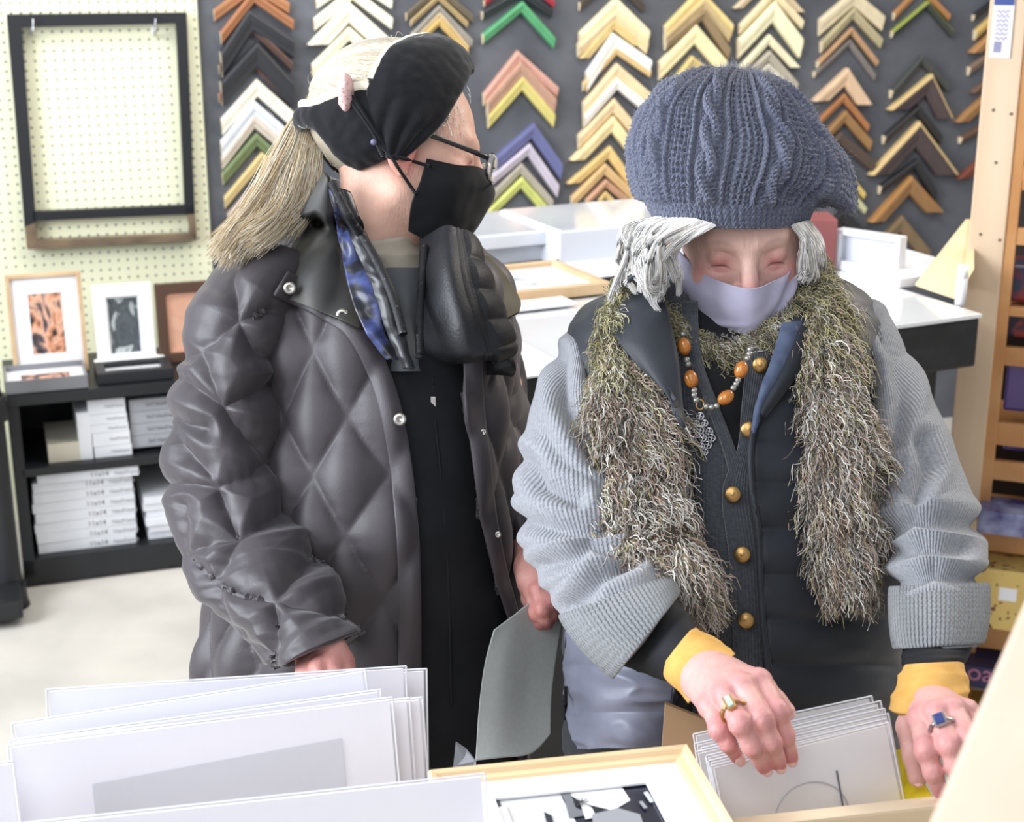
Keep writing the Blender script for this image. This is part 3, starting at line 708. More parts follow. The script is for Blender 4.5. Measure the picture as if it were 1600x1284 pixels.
def slab(name, label, cat, FL, FR, dep, z0, z1, m, group=None, bev=.002, parent=None, yadd=0):
    a = onz(*FL, z1); b = onz(*FR, z1); w_ = np.linalg.norm(b-a); yaw = math.atan2(b[1]-a[1], b[0]-a[0])
    yaw = R_(CY+yadd); c = (a+b)/2+np.array([-math.sin(yaw), math.cos(yaw), 0])*dep/2
    c = np.array([c[0], c[1], (z0+z1)/2]); o = obj(name, boxmesh(w_, dep, z1-z0, bev), m, parent, c, (0, 0, yaw)); o['_w'] = w_
    return tag(o, label, cat, group)
slab('paper_board', 'wide white board covering the near left part of the counter', 'board', (760, 592), (905, 582), .40, ZC+.0, ZC+.004, M_white)
slab('paper_board', 'narrow white board strip in front of the oak framed picture', 'board', (770, 487), (903, 473), .1, ZC+.0045, ZC+.010, M_white)
def lay(name, label, FL, FR, dep, z0, th, fw, mfr, mmat, art, matw, yadd=0):
    a = onz(*FL, z0+th); b = onz(*FR, z0+th); w_ = float(np.linalg.norm(b-a)); c = (a+b)/2
    Mx = xform((c[0], c[1], z0+th), CY+yadd, -math.pi/2)
    return picture(name, label, 'picture', Mx, w_, dep, fw, mfr, mmat, art, matw, th)
M_artG = artmat('print_misty', [(206, 212, 222), (236, 238, 242), (186, 194, 208), (240, 242, 246)], 4, 2, 'noise')
M_artD = artmat('print_mountain', [(150, 160, 180), (230, 234, 240), (196, 204, 218), (240, 242, 246)], 6, 1.5, 'noise')
lay('framed_print', 'oak framed landscape print lying flat on the counter', (800, 461), (948, 438), .24, ZC+.0045, .022, .017, M_oak, M_white, M_artD, .004)
lay('framed_print', 'dark framed print lying flat behind the furry scarf', (940, 436), (1090, 416), .2, ZC+.001, .016, .006, M_bframe, M_white, M_artD, .012)
M_gl = mat('glossy_white_tray', (232, 235, 240), .12, coat=1, c2=(206, 212, 222), nscale=5, ramp=(.4, .7))
def tray(label, FL, FR, dep, z0, z1, yadd=0, grp='shallow white trays on the counter'):
    o = slab('glass_topped_tray', label, 'tray', FL, FR, dep, z0, z1, mat('white_tray', (216, 220, 228), .45), grp, .003, None, yadd)
    Mx = Matrix.LocRotScale(o.location, o.rotation_euler, None)
    MW[o.name] = Mx; lbox('glass_lid', Mx, (0, 0, (z1-z0)/2+.001), (o['_w']-.012, dep-.012, .003), M_gl, o, .001); return o
v0 = ZC+.001
tray('lower white glass topped tray of the pair beside the black mask', (700, 393), (868, 379), .26, v0, v0+.036)
tray('upper white glass topped tray of the pair beside the black mask', (698, 374), (875, 361), .26, v0+.038, v0+.066, 1)
tray('deep white glass topped case stacked left of the silver hair', (887, 367), (1085, 340), .30, v0, v0+.074, 0, None)
# right end of counter
def upright(name, label, cat, p0, p1, top, z, th, m, yaw=None):
    a = onz(*p0, z); b = onz(*p1, z); yaw = math.atan2(b[1]-a[1], b[0]-a[0]); w_ = float(np.linalg.norm(b-a)); c = (a+b)/2
    n = np.array([math.sin(yaw), -math.cos(yaw), 0]); t_ = onplane(top[0], top[1], c, n); h_ = float(t_[2]-z)
    return xform((c[0], c[1], z), math.degrees(yaw), 0), w_, h_
MxA, w_, h_ = upright('f', '', '', (1302, 420), (1402, 436), (1345, 372), ZC+.001, .02, None)
picture('framed_print', 'small white frame standing on the counter beside the scarf', 'picture', MxA, w_, h_+.012, .011, mat('white_frame', (222, 224, 228), .4), mat('greyish_mat', (190, 194, 204), .5), mat('pale_print', (206, 210, 220), .3), .005, .03)
Mx, w_, h_ = upright('f', '', '', (1264, 425), (1306, 425), (1285, 345), ZC+.001, .02, None)
o = lbox('maroon_box', Mx, (0, .06, h_/2), (w_, .1, h_), mat('maroon_board', (130, 72, 72), .6, c2=(146, 84, 82), nscale=8), None, .003)
tag(o, 'maroon upright box behind the pompom of the knit hat', 'box')
slab('foam_board', 'white panel lying at the back right of the counter', 'board', (1408, 436), (1530, 420), .3, ZC+.001, ZC+.02, M_white)
p = [onz(1432, 446, ZC+.003), onz(1492, 470, ZC+.003)]
Mx, w_, h_ = upright('f', '', '', (1430, 447), (1494, 470), (1515, 345), ZC+.021, .02, None)
q = [W(1432, 447, 3.02), W(1494, 468, 2.95), W(1522, 420, 2.98), W(1522, 345, 3.12), W(1512, 345, 3.12)]
o = obj('wood_offcut', prism(q, .02, (.1, .99, 0)), mat('pale_plank', (208, 188, 146), .6, c2=(218, 200, 160), nscale=12, wood=(1, 1, .2)), None); tag(o, 'pale triangular plank leaning against the tall wooden post', 'plank')
gp = cpt(-.045, .06, ZC)
g = thing('marker_tube', 'white capped tube standing at the right end of the counter', 'tube', gp)
g0 = onz(1500, 476, ZC)
lathe('barrel', [(0, 0), (.0105, 0), (.0105, .05), (.008, .055), (0, .055)], M_white, g, g0); lathe('cap', [(0, .054), (.0105, .054), (.010, .076), (0, .077)], mat('white_lacquer', (240, 240, 240), .4), g, g0)
# ---------------------------------------------------------------- wooden game rack on the right
RO = W(1540, 300, 3.0); RY = -20; RTt, RN = yawed(RY)
def rq(px, py, off=0):
    q = onplane(px, py, RO+RN*off, RN); return float((q-RO)@RTt), float(q[2])
T = thing('wooden_rack', 'tall slatted wooden rack holding boxed games at the right', 'rack', (float(RO[0])+.2, float(RO[1])+.1, 0))
Mx = xform((RO[0], RO[1], 0), RY)
ua, ub = rq(1520, 300)[0], rq(1577, 300)[0]; uc = rq(1592, 300)[0]+.004
def rbx(name, u0, u1, z0, z1, y0, y1, m, bev=.003, parent=None): return lbox(name, Mx, ((u0+u1)/2, (y0+y1)/2, (z0+z1)/2), (u1-u0, y1-y0, z1-z0), m, T if parent is None else parent, bev)
rbx('post', ua, ub, 0, 2.1, 0, .03, M_pine); rbx('stile', ub-.001, uc, 0, 2.1, .004, .034, M_orangewood)
for y0, y1 in ((281, 298), (357, 384), (481, 496), (545, 574), (664, 700), (725, 755), (838, 868), (985, 1022)):
    za, zb_ = rq(1590, y1)[1], rq(1590, y0)[1]; rbx('slat', uc-.001, uc+.45, za, zb_, .006, .024, M_orangewood)
for y in (290, 490, 690, 850, 1000): z_ = rq(1590, y)[1]; rbx('shelf_board', uc-.03, uc+.45, z_-.012, z_-.001, .03, .3, M_orangewood)
rbx('stile', uc+.45, uc+.5, 0, 2.1, 0, .034, M_pine)
rbx('back_panel', ub, uc+.48, 0, 2.1, .3, .31, mat('dark_back', (52, 46, 46), .8))
for x, y in ((1552, 172), (1580, 178), (1532, 366), (1562, 375), (1556, 254)):
    u, z_ = rq(x, y); p_ = Mx@Vector((u, -.0005, z_)); lathe('screw', [(0, .0008), (.003, .0008), (.0032, 0)], mat('dark_screw', (110, 92, 80), .5), T, p_, (float(RN[0]), float(RN[1]), 0), 10)
def pack(name, label, cat, x0, y0, x1, y1, dep, m, y=.05, bev=.006):
    u0, z1 = rq(x0, y0); u1, z0 = rq(x1, y1); o = lbox(name, Mx, ((u0+u1)/2, y+dep/2, (z0+z1)/2), (u1-u0, dep, z1-z0), m, None, bev); return tag(o, label, cat), (u0, u1, z0, z1)
M_purp = mat('purple_pack', (84, 70, 150), .25, c2=(120, 110, 190), nscale=30, coat=.6)
pack('game_box', 'red glossy boxed game on the upper rack shelf', 'box', 1578, 420, 1690, 488, .1, mat('red_pack', (150, 50, 54), .25, c2=(60, 66, 96), nscale=14, coat=.7, ramp=(.5, .6)))
pack('game_box', 'dark blue game box with red shape below the upper rack slats', 'box', 1566, 500, 1690, 545, .1, mat('navy_pack', (44, 46, 70), .3, c2=(150, 60, 60), nscale=12, ramp=(.52, .56)))
pack('gift_bag', 'purple and crimson shiny package between the middle rack slats', 'package', 1572, 576, 1690, 664, .1, mat('purple_crimson', (86, 66, 140), .25, c2=(130, 46, 66), nscale=9, coat=.6, ramp=(.5, .55)))
pack('gift_bag', 'plain purple package just under the middle rack slat', 'package', 1566, 700, 1690, 727, .1, M_purp)
pack('game_box', 'blue and violet cloudy game box on the lower rack', 'box', 1532, 782, 1690, 836, .1, mat('cloud_pack', (70, 66, 120), .3, c2=(150, 156, 190), nscale=22), -.06)
o, e = pack('game_box', 'yellow speckled box with white price tag on the lower rack', 'box', 1522, 868, 1690, 984, .1, mat('speckled_yellow', (216, 186, 110), .5, c2=(120, 70, 50), nscale=60, ramp=(.60, .66), detail=1), -.06)
lbox('price_tag', Mx, (e[0]+.075, -.0605, (e[2]+e[3])/2+.015), (.035, .001, .028), M_white, o, 0)
o, e = pack('game_box', 'dark blue box with large pink letters at the bottom of the rack', 'box', 1500, 1018, 1690, 1080, .1, mat('navy_letters', (44, 44, 84), .4), -.06)
textobj('oaq', .055, Mx@xform((e[0]+.02, -.0605, e[2]+.018), 0, math.pi/2), mat('pink_letters', (190, 120, 150), .5), o, 'printed_letters')
pack('game_box', 'yellow box edge at the foot of the rack', 'box', 1500, 1086, 1690, 1130, .1, mat('yellow_pack', (206, 160, 60), .5), -.06)
# leaflet hung on the post
cd = thing('price_leaflet', 'white printed leaflet with blue header pinned to the wooden post', 'leaflet', Mx@Vector((ua+.03, -.003, rq(1570, 90)[1])))
u0, z0 = rq(1545, 90); u1, z1 = rq(1592, -60)
lbox('sheet', Mx, ((u0+u1)/2, -.003, (z0+z1)/2), (u1-u0, .0012, z1-z0), M_white, cd, 0)
zh = rq(1570, 8)[1]; lbox('header', Mx, ((u0+u1)/2, -.004, zh+.03), (u1-u0-.002, .0006, .06), mat('blue_print', (70, 86, 150), .5), cd, 0)
lbox('stamp', Mx, (u0+.014, -.004, rq(1553, 73)[1]), (.014, .0006, .02), mat('grey_violet_print', (150, 150, 176), .5), cd, 0)
for k in range(7):
    zz = rq(1570, 18+k*7)[1]; tubeobj('printed_line', [Mx@Vector((u0+.008+i*(u1-u0-.016)/7, -.004, zz+.003*math.sin(i*2.3+k))) for i in range(8)], .0008, mat('violet_ink', (160, 140, 190), .6), cd, 4, 20)
# ---------------------------------------------------------------- near wooden beam, out of focus
BD = .78
ctr = [(1640, 1085), (1517, 1400)]
a = W(1680, 985, .80); b = W(1498, 1440, .70)
ax = Vector(b-a); L_ = ax.length; q = ax.to_track_quat('Z', 'X')
bmsh = boxmesh(.036, .05, L_, .004, (0, 0, L_/2)); bmsh.transform(Matrix.Translation(Vector(a))@q.to_matrix().to_4x4())
bt = thing('leaning_post', 'smooth pale wooden post slanting across the near lower right corner', 'post', a)
obj('beam', bmsh, mat('pale_beam', (216, 192, 170), .5, c2=(224, 202, 180), nscale=14, wood=(1, 1, .08)), bt); bp_ = W(1566, 1133, .752)
lathe('screw', [(0, .001), (.0028, .001), (.003, -.02)], mat('dark_screw', (110, 92, 80), .5), bt, bp_, tuple(-FW), 12)
# ================================================================ people: shared builders
def frame(fwd, up):
    y = np.asarray(fwd, float); y = y/np.linalg.norm(y); z = np.asarray(up, float); z = z-y*(z@y); z /= np.linalg.norm(z); x = np.cross(y, z)
    return np.stack([x, y, z], 1)      # columns = local axes
class Head:
    def __init__(s, c, M, k=1.0): s.c = np.asarray(c); s.M = M; s.k = k
    def w(s, p): return s.c+(np.asarray(p, float)*s.k)@s.M.T
    def l(s, P): return ((P-s.c)@s.M)/s.k
def head_sdf(q, old=1.0):
    """q in head coordinates: x side, y forward, z up"""
    a = q.copy(); ax = np.abs(q[:, 0]); m = np.stack([ax, q[:, 1], q[:, 2]], 1)
    d = s_ell(q, (0, -.012, .045), (.074, .094, .083))
    d = smin(d, s_ell(q, (0, .03, -.01), (.062, .058, .085)), .03)
    d = smin(d, s_cone(m, (.048, .0, -.05), (.016, .068, -.083), .02, .016), .022)
    d = smin(d, s_ell(q, (0, .074, -.083), (.02, .016, .015)), .014)
    d = smin(d, s_ell(m, (.036, .062, -.018), (.024, .02, .02)), .016)         # cheeks
    d = smin(d, s_cone(m, (.006, .083, .029), (.036, .072, .031), .0095, .008), .012)   # brow
    d = smax(d, -s_ell(m, (.031, .1, .011), (.017, .016, .0105)), .012)        # sockets
    d = smin(d, s_ball(m, (.031, .0715, .0105), .0135), .003)                    # lids over the eyeball
    cr = np.abs(s_ball(m, (.031, .0715, .0095), .0142)); band = np.abs(m[:, 2]-(.0035-3.5*(m[:, 0]-.031)**2*8))
    d = d+.0016*np.exp(-(band/.0012)**2)*np.exp(-((m[:, 0]-.031)/.012)**2)*(q[:, 1] > .06)   # lash line
    d = d+.0012*np.exp(-((m[:, 2]-(.0195-20*(m[:, 0]-.031)**2))/.0013)**2)*np.exp(-((m[:, 0]-.031)/.013)**2)*(q[:, 1] > .055)
    d = d+.0012*np.exp(-((m[:, 2]-(-.005+14*(m[:, 0]-.031)**2))/.0016)**2)*np.exp(-((m[:, 0]-.033)/.014)**2)*(q[:, 1] > .055)
    d = smin(d, s_cone(q, (0, .086, .02), (0, .105, -.018), .0075, .0105), .009)  # nose
    d = smin(d, s_ball(q, (0, .1065, -.022), .0105), .006)
    d = smin(d, s_ell(m, (.0125, .0955, -.0245), (.007, .010, .0075)), .005)
    d = smax(d, -s_ell(m, (.0065, .1015, -.033), (.0034, .006, .0035)), .003)
    d = smin(d, s_ell(q, (0, .084, -.049), (.023, .0105, .0055)), .006)          # lips
    d = smin(d, s_ell(q, (0, .083, -.058), (.02, .0105, .0058)), .006)
    d = d+.0022*np.exp(-((q[:, 2]+.0535)/.0011)**2)*np.exp(-(q[:, 0]/.02)**2)*(q[:, 1] > .06)
    d = d+.0009*old*np.exp(-((q[:, 2]-.047-.4*np.abs(q[:, 0])**1.3)/.0016)**2)*(q[:, 1] > .05)*(ax < .04)      # forehead lines
    d = d+.0009*old*np.exp(-((q[:, 2]-.056-.3*np.abs(q[:, 0])**1.3)/.0016)**2)*(q[:, 1] > .05)*(ax < .035)
    d = d+.0010*old*np.exp(-((ax-.005)/.0011)**2)*np.exp(-((q[:, 2]-.034)/.009)**2)*(q[:, 1] > .06)
    e = s_ell(m, (.0765, -.008, .002), (.007, .018, .031)); e = smax(e, -s_ell(m, (.0835, -.004, .004), (.006, .0105, .019)), .004)
    e = smin(e, s_ell(m, (.0745, .004, -.002), (.004, .004, .006)), .003); e = smin(e, s_ell(m, (.075, -.003, -.026), (.005, .008, .008)), .004)
    return smin(d, e, .005)
def skin_tint(V, base, red, spots, amt=1.0):
    n = noise(V*45)*.5+noise(V*160)*.35+noise(V*14)*.7
    c = np.array(lin(base)[:3])*(1+.12*n[:, None]*amt)
    r = np.zeros(len(V))
    for p, rad in spots: r = np.maximum(r, np.exp(-(((V-p)**2).sum(1))/rad**2))
    r = np.clip(r+.18*np.clip(noise(V*30), 0, 1), 0, 1)[:, None]
    return np.clip(c*(1-r)+np.array(lin(red)[:3])*r, 0, 1)
class Hand:
    """wrist, four finger chains [mcp,pip,dip,tip] and a thumb chain in (px,py,depth)"""
    def __init__(s, wrist, fingers, thumb, r=1.0, side=None):
        s.wr = W(*wrist); s.f = [[W(*p) for p in f] for f in fingers]; s.t = [W(*p) for p in thumb]; s.r = r
    def sdf(s, P):
        r = s.r; d = None
        for i, f in enumerate(s.f):
            a = s.wr+(f[0]-s.wr)*.12+(f[0]-np.mean([g[0] for g in s.f], 0))*.35
            c = s_cone(P, a, f[0], .0150*r, .0105*r)
            d = c if d is None else smin(d, c, .012)
        d = smin(d, s_cone(P, s.wr, s.wr+(s.f[1][0]-s.wr)*.3, .0185*r, .0175*r), .012)
        for i in range(3): # tendon ridges and grooves between metacarpals
            g0 = s.wr+(s.f[i][0]+s.f[i+1][0]-2*s.wr)*.3-FW*.012; g1 = (s.f[i][0]+s.f[i+1][0])/2-FW*.0115
            d = smax(d, -s_cone(P, g0, g1, .0022, .0036), .007)
        d = smin(d, s_cone(P, s.wr, s.t[0], .015*r, .0125*r), .014)
        rr = [(.0100, .0093), (.0092, .0082), (.0081, .0068)]
        for i, f in enumerate(s.f):
            k = (1, 1, 1, .88)[i] if len(s.f) > 3 else 1
            c = s_ball(P, f[0], .0112*r)
            for j in range(3): c = smin(c, s_cone(P, f[j], f[j+1], rr[j][0]*r*k, rr[j][1]*r*k), .003)
            c = smin(c, s_ball(P, f[1], .0104*r*k), .004); c = smin(c, s_ball(P, f[2], .0088*r*k), .003)
            for j in (1, 2):     # knuckle creases
                u = (f[j+1]-f[j-1]); u = u/np.linalg.norm(u); t = (P-f[j])@u; near = np.linalg.norm(P-f[j], axis=1) < .014
                for o in (-.0032, 0, .0032): c = c+.00055*np.exp(-((t-o)/.0008)**2)*near
            d = smin(d, c, .0035) if i else smin(d, c, .0035)
        c = s_cone(P, s.t[0], s.t[1], .0128*r, .0105*r); c = smin(c, s_cone(P, s.t[1], s.t[2], .0105*r, .0082*r), .004); d = smin(d, c, .005)
        return d
    def mesh(s, h=.0016, arm=None):
        A = np.array([s.wr]+[p for f in s.f for p in f]+s.t+([arm[0]] if arm is not None else [])); lo = A.min(0)-.03; hi = A.max(0)+.03
        def g(P):
            d = s.sdf(P)
            if arm is not None: d = smin(d, s_cone(P, s.wr, arm[0], .019*s.r, arm[1]), .01)
            d = d+.00035*noise(P*260)+.0006*noise(P*90)
            return d
        return surfnets(g, lo, hi, h)
    def spots(s): return [(p, .011) for f in s.f for p in (f[0], f[1])]+[(f[3], .012) for f in s.f]+[(f[2], .009) for f in s.f]
    def nails(s, parent, m):
        for f in s.f+[s.t]:
            u = f[-1]-f[-2]; u = u/np.linalg.norm(u); n = CAM-f[-1]; n = n/np.linalg.norm(n)+np.array([0, 0, .35]); n = n-u*(n@u); n /= np.linalg.norm(n); x = np.cross(u, n)
            bm = bmesh.new(); bmesh.ops.create_uvsphere(bm, u_segments=16, v_segments=10, radius=1)
            c = f[-1]+u*.0012+n*.0052*s.r
            for v in bm.verts:
                k = v.co; kx = math.copysign(abs(k.x)**.7, k.x); ky = math.copysign(abs(k.y)**.7, k.y)
                p = c+x*kx*.0052*s.r+u*ky*.0066*s.r+n*(k.z*.0014-.0019*kx*kx); v.co = p
            for q in bm.faces: q.smooth = True
            me = bpy.data.meshes.new('nail'); bm.to_mesh(me); bm.free(); obj('fingernail', me, m, parent)
def join_arrays(parts):
    V = []; Q = []; C = []; b = 0
    for v, q, c in parts: V.append(v); Q.append(q+b); C.append(c); b += len(v)
    return np.concatenate(V), np.concatenate(Q), np.concatenate(C)
def body_coarse(cones, h=.011):
    A = np.array([p for c in cones for p in (c[0], c[1])]); r = max(c[2] for c in cones)
    def g(P):
        d = None
        for a, b, ra, rb in cones:
            c = s_cone(P, a, b, ra, rb); d = c if d is None else smin(d, c, .03)
        return d
    return surfnets(g, A.min(0)-r-.03, A.max(0)+r+.03, h)
def strandobj(name, lines, rad, cols, m, parent, ns=3):
    V, Q, C = tubes(lines, rad, ns, cols); o = obj(name, mesh_np(name, V, Q, col=C), m, parent); return o
def hairlock(ctrl, n, spread0, spread1, k=18, wave=.002, wfreq=3, seed=1):
    """n strands following a px control path with growing spread (metres)"""
    rs = np.random.RandomState(seed); P = np.array([W(*c) for c in ctrl]); L = catmull(P, k); t = np.linspace(0, 1, k)[None, :, None]
    o = rs.randn(n, 1, 3)*.5; o /= np.maximum(np.linalg.norm(o, axis=2, keepdims=True), .8)
    sp = spread0+(spread1-spread0)*t; ph = rs.rand(n, 1, 3)*6.28
    return L[None]+o*sp+wave*np.sin(ph+wfreq*6.28*t*(.7+.6*rs.rand(n, 1, 1)))*t+rs.randn(n, 1, 3)*.003*t**2
M_skin = tintmat('skin', .5); _n = M_skin.node_tree.nodes.new('ShaderNodeTexNoise'); _n.inputs['Scale'].default_value = 170; _n.inputs['Detail'].default_value = 6; _n.inputs['Distortion'].default_value = .8; _p = M_skin.node_tree.nodes.new('ShaderNodeBump'); _p.inputs['Strength'].default_value = .6; _p.inputs['Distance'].default_value = .0012; M_skin.node_tree.links.new(_n.outputs[0], _p.inputs['Height']); M_skin.node_tree.links.new(_p.outputs[0], M_skin.node_tree.nodes['Principled BSDF'].inputs['Normal']); _b = M_skin.node_tree.nodes['Principled BSDF']; _b.inputs['Subsurface Weight'].default_value = .12; _b.inputs['Subsurface Radius'].default_value = (.01, .004, .002); _b.inputs['Subsurface Scale'].default_value = 1
M_nail = mat('nail', (224, 184, 180), .25, coat=.4)
M_hair = tintmat('hair', .42, sheen=.1); M_fur = tintmat('fur', .75, sheen=.3)
def puffy(G, U, V, su, sv, A, wr=.0035, diag=True, seed=0, closed=True, p=.55):
    n = gnormals(G, closed)
    a = U/su+V/sv if diag else V/sv; b = U/su-V/sv if diag else V*0+.5
    w1 = noise(G*5+seed)*.16; a = a+w1; b = b-w1
    s = (np.abs(np.sin(math.pi*a))*np.abs(np.sin(math.pi*b)))**p
    near = 1-np.clip(s*1.3, 0, 1)
    wr_ = noise(np.stack([U*26, V*60, G[..., 2]*8+seed], -1))*.7+noise(np.stack([U*70, V*38, G[..., 1]*8], -1))*.5
    return G+n*(A*(s-.35)+wr*wr_*(.12+.75*near))[..., None]
def fold(G, U, V, amp, seed, fu=3, fv=14, closed=True):
    n = gnormals(G, closed); k = noise(np.stack([U*fu, V*fv, np.full_like(U, seed)], -1)); return G+n*(amp*(1-2*np.abs(k))*1.0)[..., None]
# ================================================================ person one: dark quilted coat, seen in profile
P1 = thing('person', 'person in dark quilted coat, black headband and black mask, looking right in profile', 'person', (W(570, 700, 1.95)[0], W(570, 700, 1.95)[1], 0))
fwd = RT*math.cos(R_(10))+FW*math.sin(R_(10)); up1 = UP; pit = R_(-8)
f1 = fwd*math.cos(pit)+up1*math.sin(pit)
H1 = Head(W(627, 250, 1.90), frame(f1, up1), 1.0)
def h1s(P):
    q = H1.l(P); d = head_sdf(q, .6)
    nk = s_cone(P, H1.w((0, -.02, -.04)), W(590, 430, 1.93), .05, .058)
    return smin(d, nk, .025)+.0004*noise(P*120)
hv, hq = surfnets(h1s, H1.c-np.array([.13, .15, .2]), H1.c+np.array([.15, .15, .16]), .0022)
Vh = skin_tint(hv, (222, 178, 158), (196, 112, 104), [(H1.w((.0765, -.004, -.01)), .02), (H1.w((0, .11, -.02)), .02), (H1.w((.04, .07, -.015)), .02)])
cz = [(W(590, 430, 1.95), W(590, 700, 1.95), .09, .11), (W(590, 700, 1.95), W(580, 1100, 1.95), .1, .11),
 (W(430, 470, 1.93), W(350, 800, 1.88), .045, .04), (W(350, 800, 1.88), W(465, 985, 1.72), .036, .022), (W(740, 480, 1.99), W(800, 760, 1.99), .045, .036), (W(800, 760, 1.99), W(830, 880, 1.9), .034, .024),
 (W(520, 1150, 1.97), W(500, 1930, 1.98), .07, .035), (W(660, 1150, 1.97), W(690, 1930, 1.98), .07, .035), (W(430, 470, 1.93), W(740, 480, 1.97), .05, .05)]
bv, bq = body_coarse(cz)
HA = Hand((492, 1000, 1.66), [[(478, 1048, 1.60), (482, 1090, 1.57), (486, 1110, 1.55), (489, 1128, 1.57)], [(498, 1044, 1.585), (506, 1090, 1.56), (508, 1112, 1.54), (509, 1130, 1.56)], [(520, 1038, 1.59), (528, 1084, 1.565), (528, 1105, 1.545), (527, 1122, 1.565)], [(537, 1034, 1.60), (546, 1074, 1.58), (546, 1088, 1.555), (545, 1102, 1.57)]], [(520, 1010, 1.60), (540, 1050, 1.60), (538, 1085, 1.585)])
HB = Hand((832, 885, 1.845), [[(832, 925, 1.805), (838, 958, 1.780), (842, 972, 1.785), (846, 982, 1.795)], [(842, 922, 1.790), (848, 952, 1.770), (852, 966, 1.775), (855, 975, 1.790)], [(853, 918, 1.795), (858, 944, 1.775), (862, 957, 1.780), (864, 966, 1.795)], [(862, 914, 1.805), (866, 935, 1.790), (869, 946, 1.795), (871, 955, 1.805)]], [(826, 905, 1.815), (828, 935, 1.825), (835, 955, 1.830)], .95)
pa = [(hv, hq, Vh), (bv, bq, np.tile(lin((214, 170, 152))[:3], (len(bv), 1)))]
for hd, arm in ((HA, (W(450, 960, 1.73), .022)), (HB, (W(818, 840, 1.93), .022))):
    v, q = hd.mesh(.002, arm); pa.append((v, q, skin_tint(v, (205, 150, 140), (172, 84, 84), hd.spots())))
V, Q, C = join_arrays(pa); obj('body', mesh_np('body', V, Q, col=C), M_skin, P1)
HA.nails(P1, M_nail); HB.nails(P1, M_nail)
# ---- clothing
M_coat = mat('coat_nylon', (56, 51, 55), .52, spec=.5, sheen=.2, c2=(63, 57, 62), nscale=7, bump=.12, bscale=420)
M_blackc = mat('black_cloth', (27, 28, 31), .75, spec=.25, c2=(33, 34, 38), nscale=30)
M_collar = mat('dark_collar', (50, 50, 50), .55, spec=.4, c2=(64, 62, 56), nscale=16)
M_trouser = mat('black_trousers', (24, 25, 28), .85, spec=.2)
crow = [(480, 352, 700, 352, 1.93, .07), (415, 388, 760, 398, 1.95, .105), (370, 440, 795, 445, 1.955, .135), (357, 530, 803, 530, 1.95, .16), (355, 680, 808, 680, 1.945, .175), (345, 850, 812, 850, 1.935, .185), (322, 960, 818, 960, 1.925, .165), (300, 1060, 822, 1060, 1.92, .155), (292, 1240, 826, 1240, 1.92, .15)]
G, U, V = loft(crow, 130, 110, -.012); o = obj('inner_jacket', cutgrid('inner_jacket', fold(G, U, V, .004, 3.3), U, V, [(545, 330), (590, 405), (616, 470), (632, 525), (648, 585), (657, 560), (657, 490), (662, 420), (668, 330)]), M_blackc, P1); inner1 = bvh(G)
G, U, V = loft(crow, 340, 340, .0, .92); Gc = puffy(G, U, V, .082, .16, .013, .0035, seed=2.1, p=.7)
op = [(500, 340), (540, 470), (578, 540), (612, 620), (634, 700), (648, 800), (655, 920), (655, 1300), (835, 1300), (806, 980), (776, 890), (757, 800), (748, 714), (734, 617), (736, 540), (752, 400), (700, 340)]
o = obj('coat', cutgrid('coat', Gc, U, V, op), M_coat, P1); solid(o, .012, -1); coat1 = bvh(Gc)
sl = [(415, 388, 492, 408, 1.90, .05), (362, 402, 478, 448, 1.89, .075), (318, 455, 458, 500, 1.88, .088), (290, 530, 446, 560, 1.87, .09), (270, 610, 440, 630, 1.86, .09), (260, 690, 440, 700, 1.85, .088), (258, 760, 446, 760, 1.83, .087), (268, 830, 462, 815, 1.80, .085), (290, 895, 490, 858, 1.76, .08), (330, 955, 518, 905, 1.71, .074), (380, 1010, 540, 950, 1.67, .066), (425, 1048, 556, 990, 1.63, .055)]
G, U, V = loft(sl, 320, 420, 0); SEAM = [[(315, 543), (372, 501), (423, 484)], [(372, 501), (363, 435), (369, 407)], [(372, 501), (400, 546), (420, 560), (455, 570)], [(285, 560), (312, 549), (346, 634), (420, 719), (460, 740)],
 [(280, 590), (315, 612), (346, 634), (400, 617), (450, 590)], [(262, 652), (290, 664), (318, 668)], [(260, 662), (304, 720), (338, 756), (395, 742), (440, 700)], [(252, 756), (298, 751), (338, 758)],
 [(284, 790), (287, 866), (332, 845), (372, 840), (338, 757)], [(372, 842), (332, 907), (287, 868)], [(372, 840), (440, 800), (470, 780)], [(332, 907), (378, 930), (429, 936), (480, 880), (520, 850)], [(429, 936), (429, 1004), (423, 1050)], [(332, 907), (352, 981), (423, 1032)], [(429, 936), (500, 950), (550, 960)]]
Gs = seamed(G, U, V, SEAM, .0165, 18, .0042); _n = gnormals(Gs); Gs = Gs+_n*(.004*(1-2.2*np.abs(noise(np.stack([U*6, V*20, U*0+9], -1))))-.002)[..., None]
Gs = fold(Gs, U, V, .003, 8.8, 3, 10); sl1 = bvh(Gs)
o = obj('sleeve', gridmesh('sleeve', Gs, U, V), M_coat, P1); solid(o, .006, -1)
sr = [(735, 450, 775, 440, 2.0, .06), (745, 520, 806, 520, 2.0, .07), (750, 600, 818, 600, 1.99, .075), (760, 700, 834, 695, 1.98, .075), (775, 790, 850, 780, 1.96, .07), (795, 850, 862, 838, 1.93, .062), (808, 900, 868, 885, 1.90, .05)]
G, U, V = loft(sr, 140, 180, 0); Gr = puffy(G, U, V, .13, .12, .010, .005, seed=1.2, p=.7)
o = obj('sleeve', gridmesh('sleeve', Gr, U, V), M_coat, P1); solid(o, .006, -1)
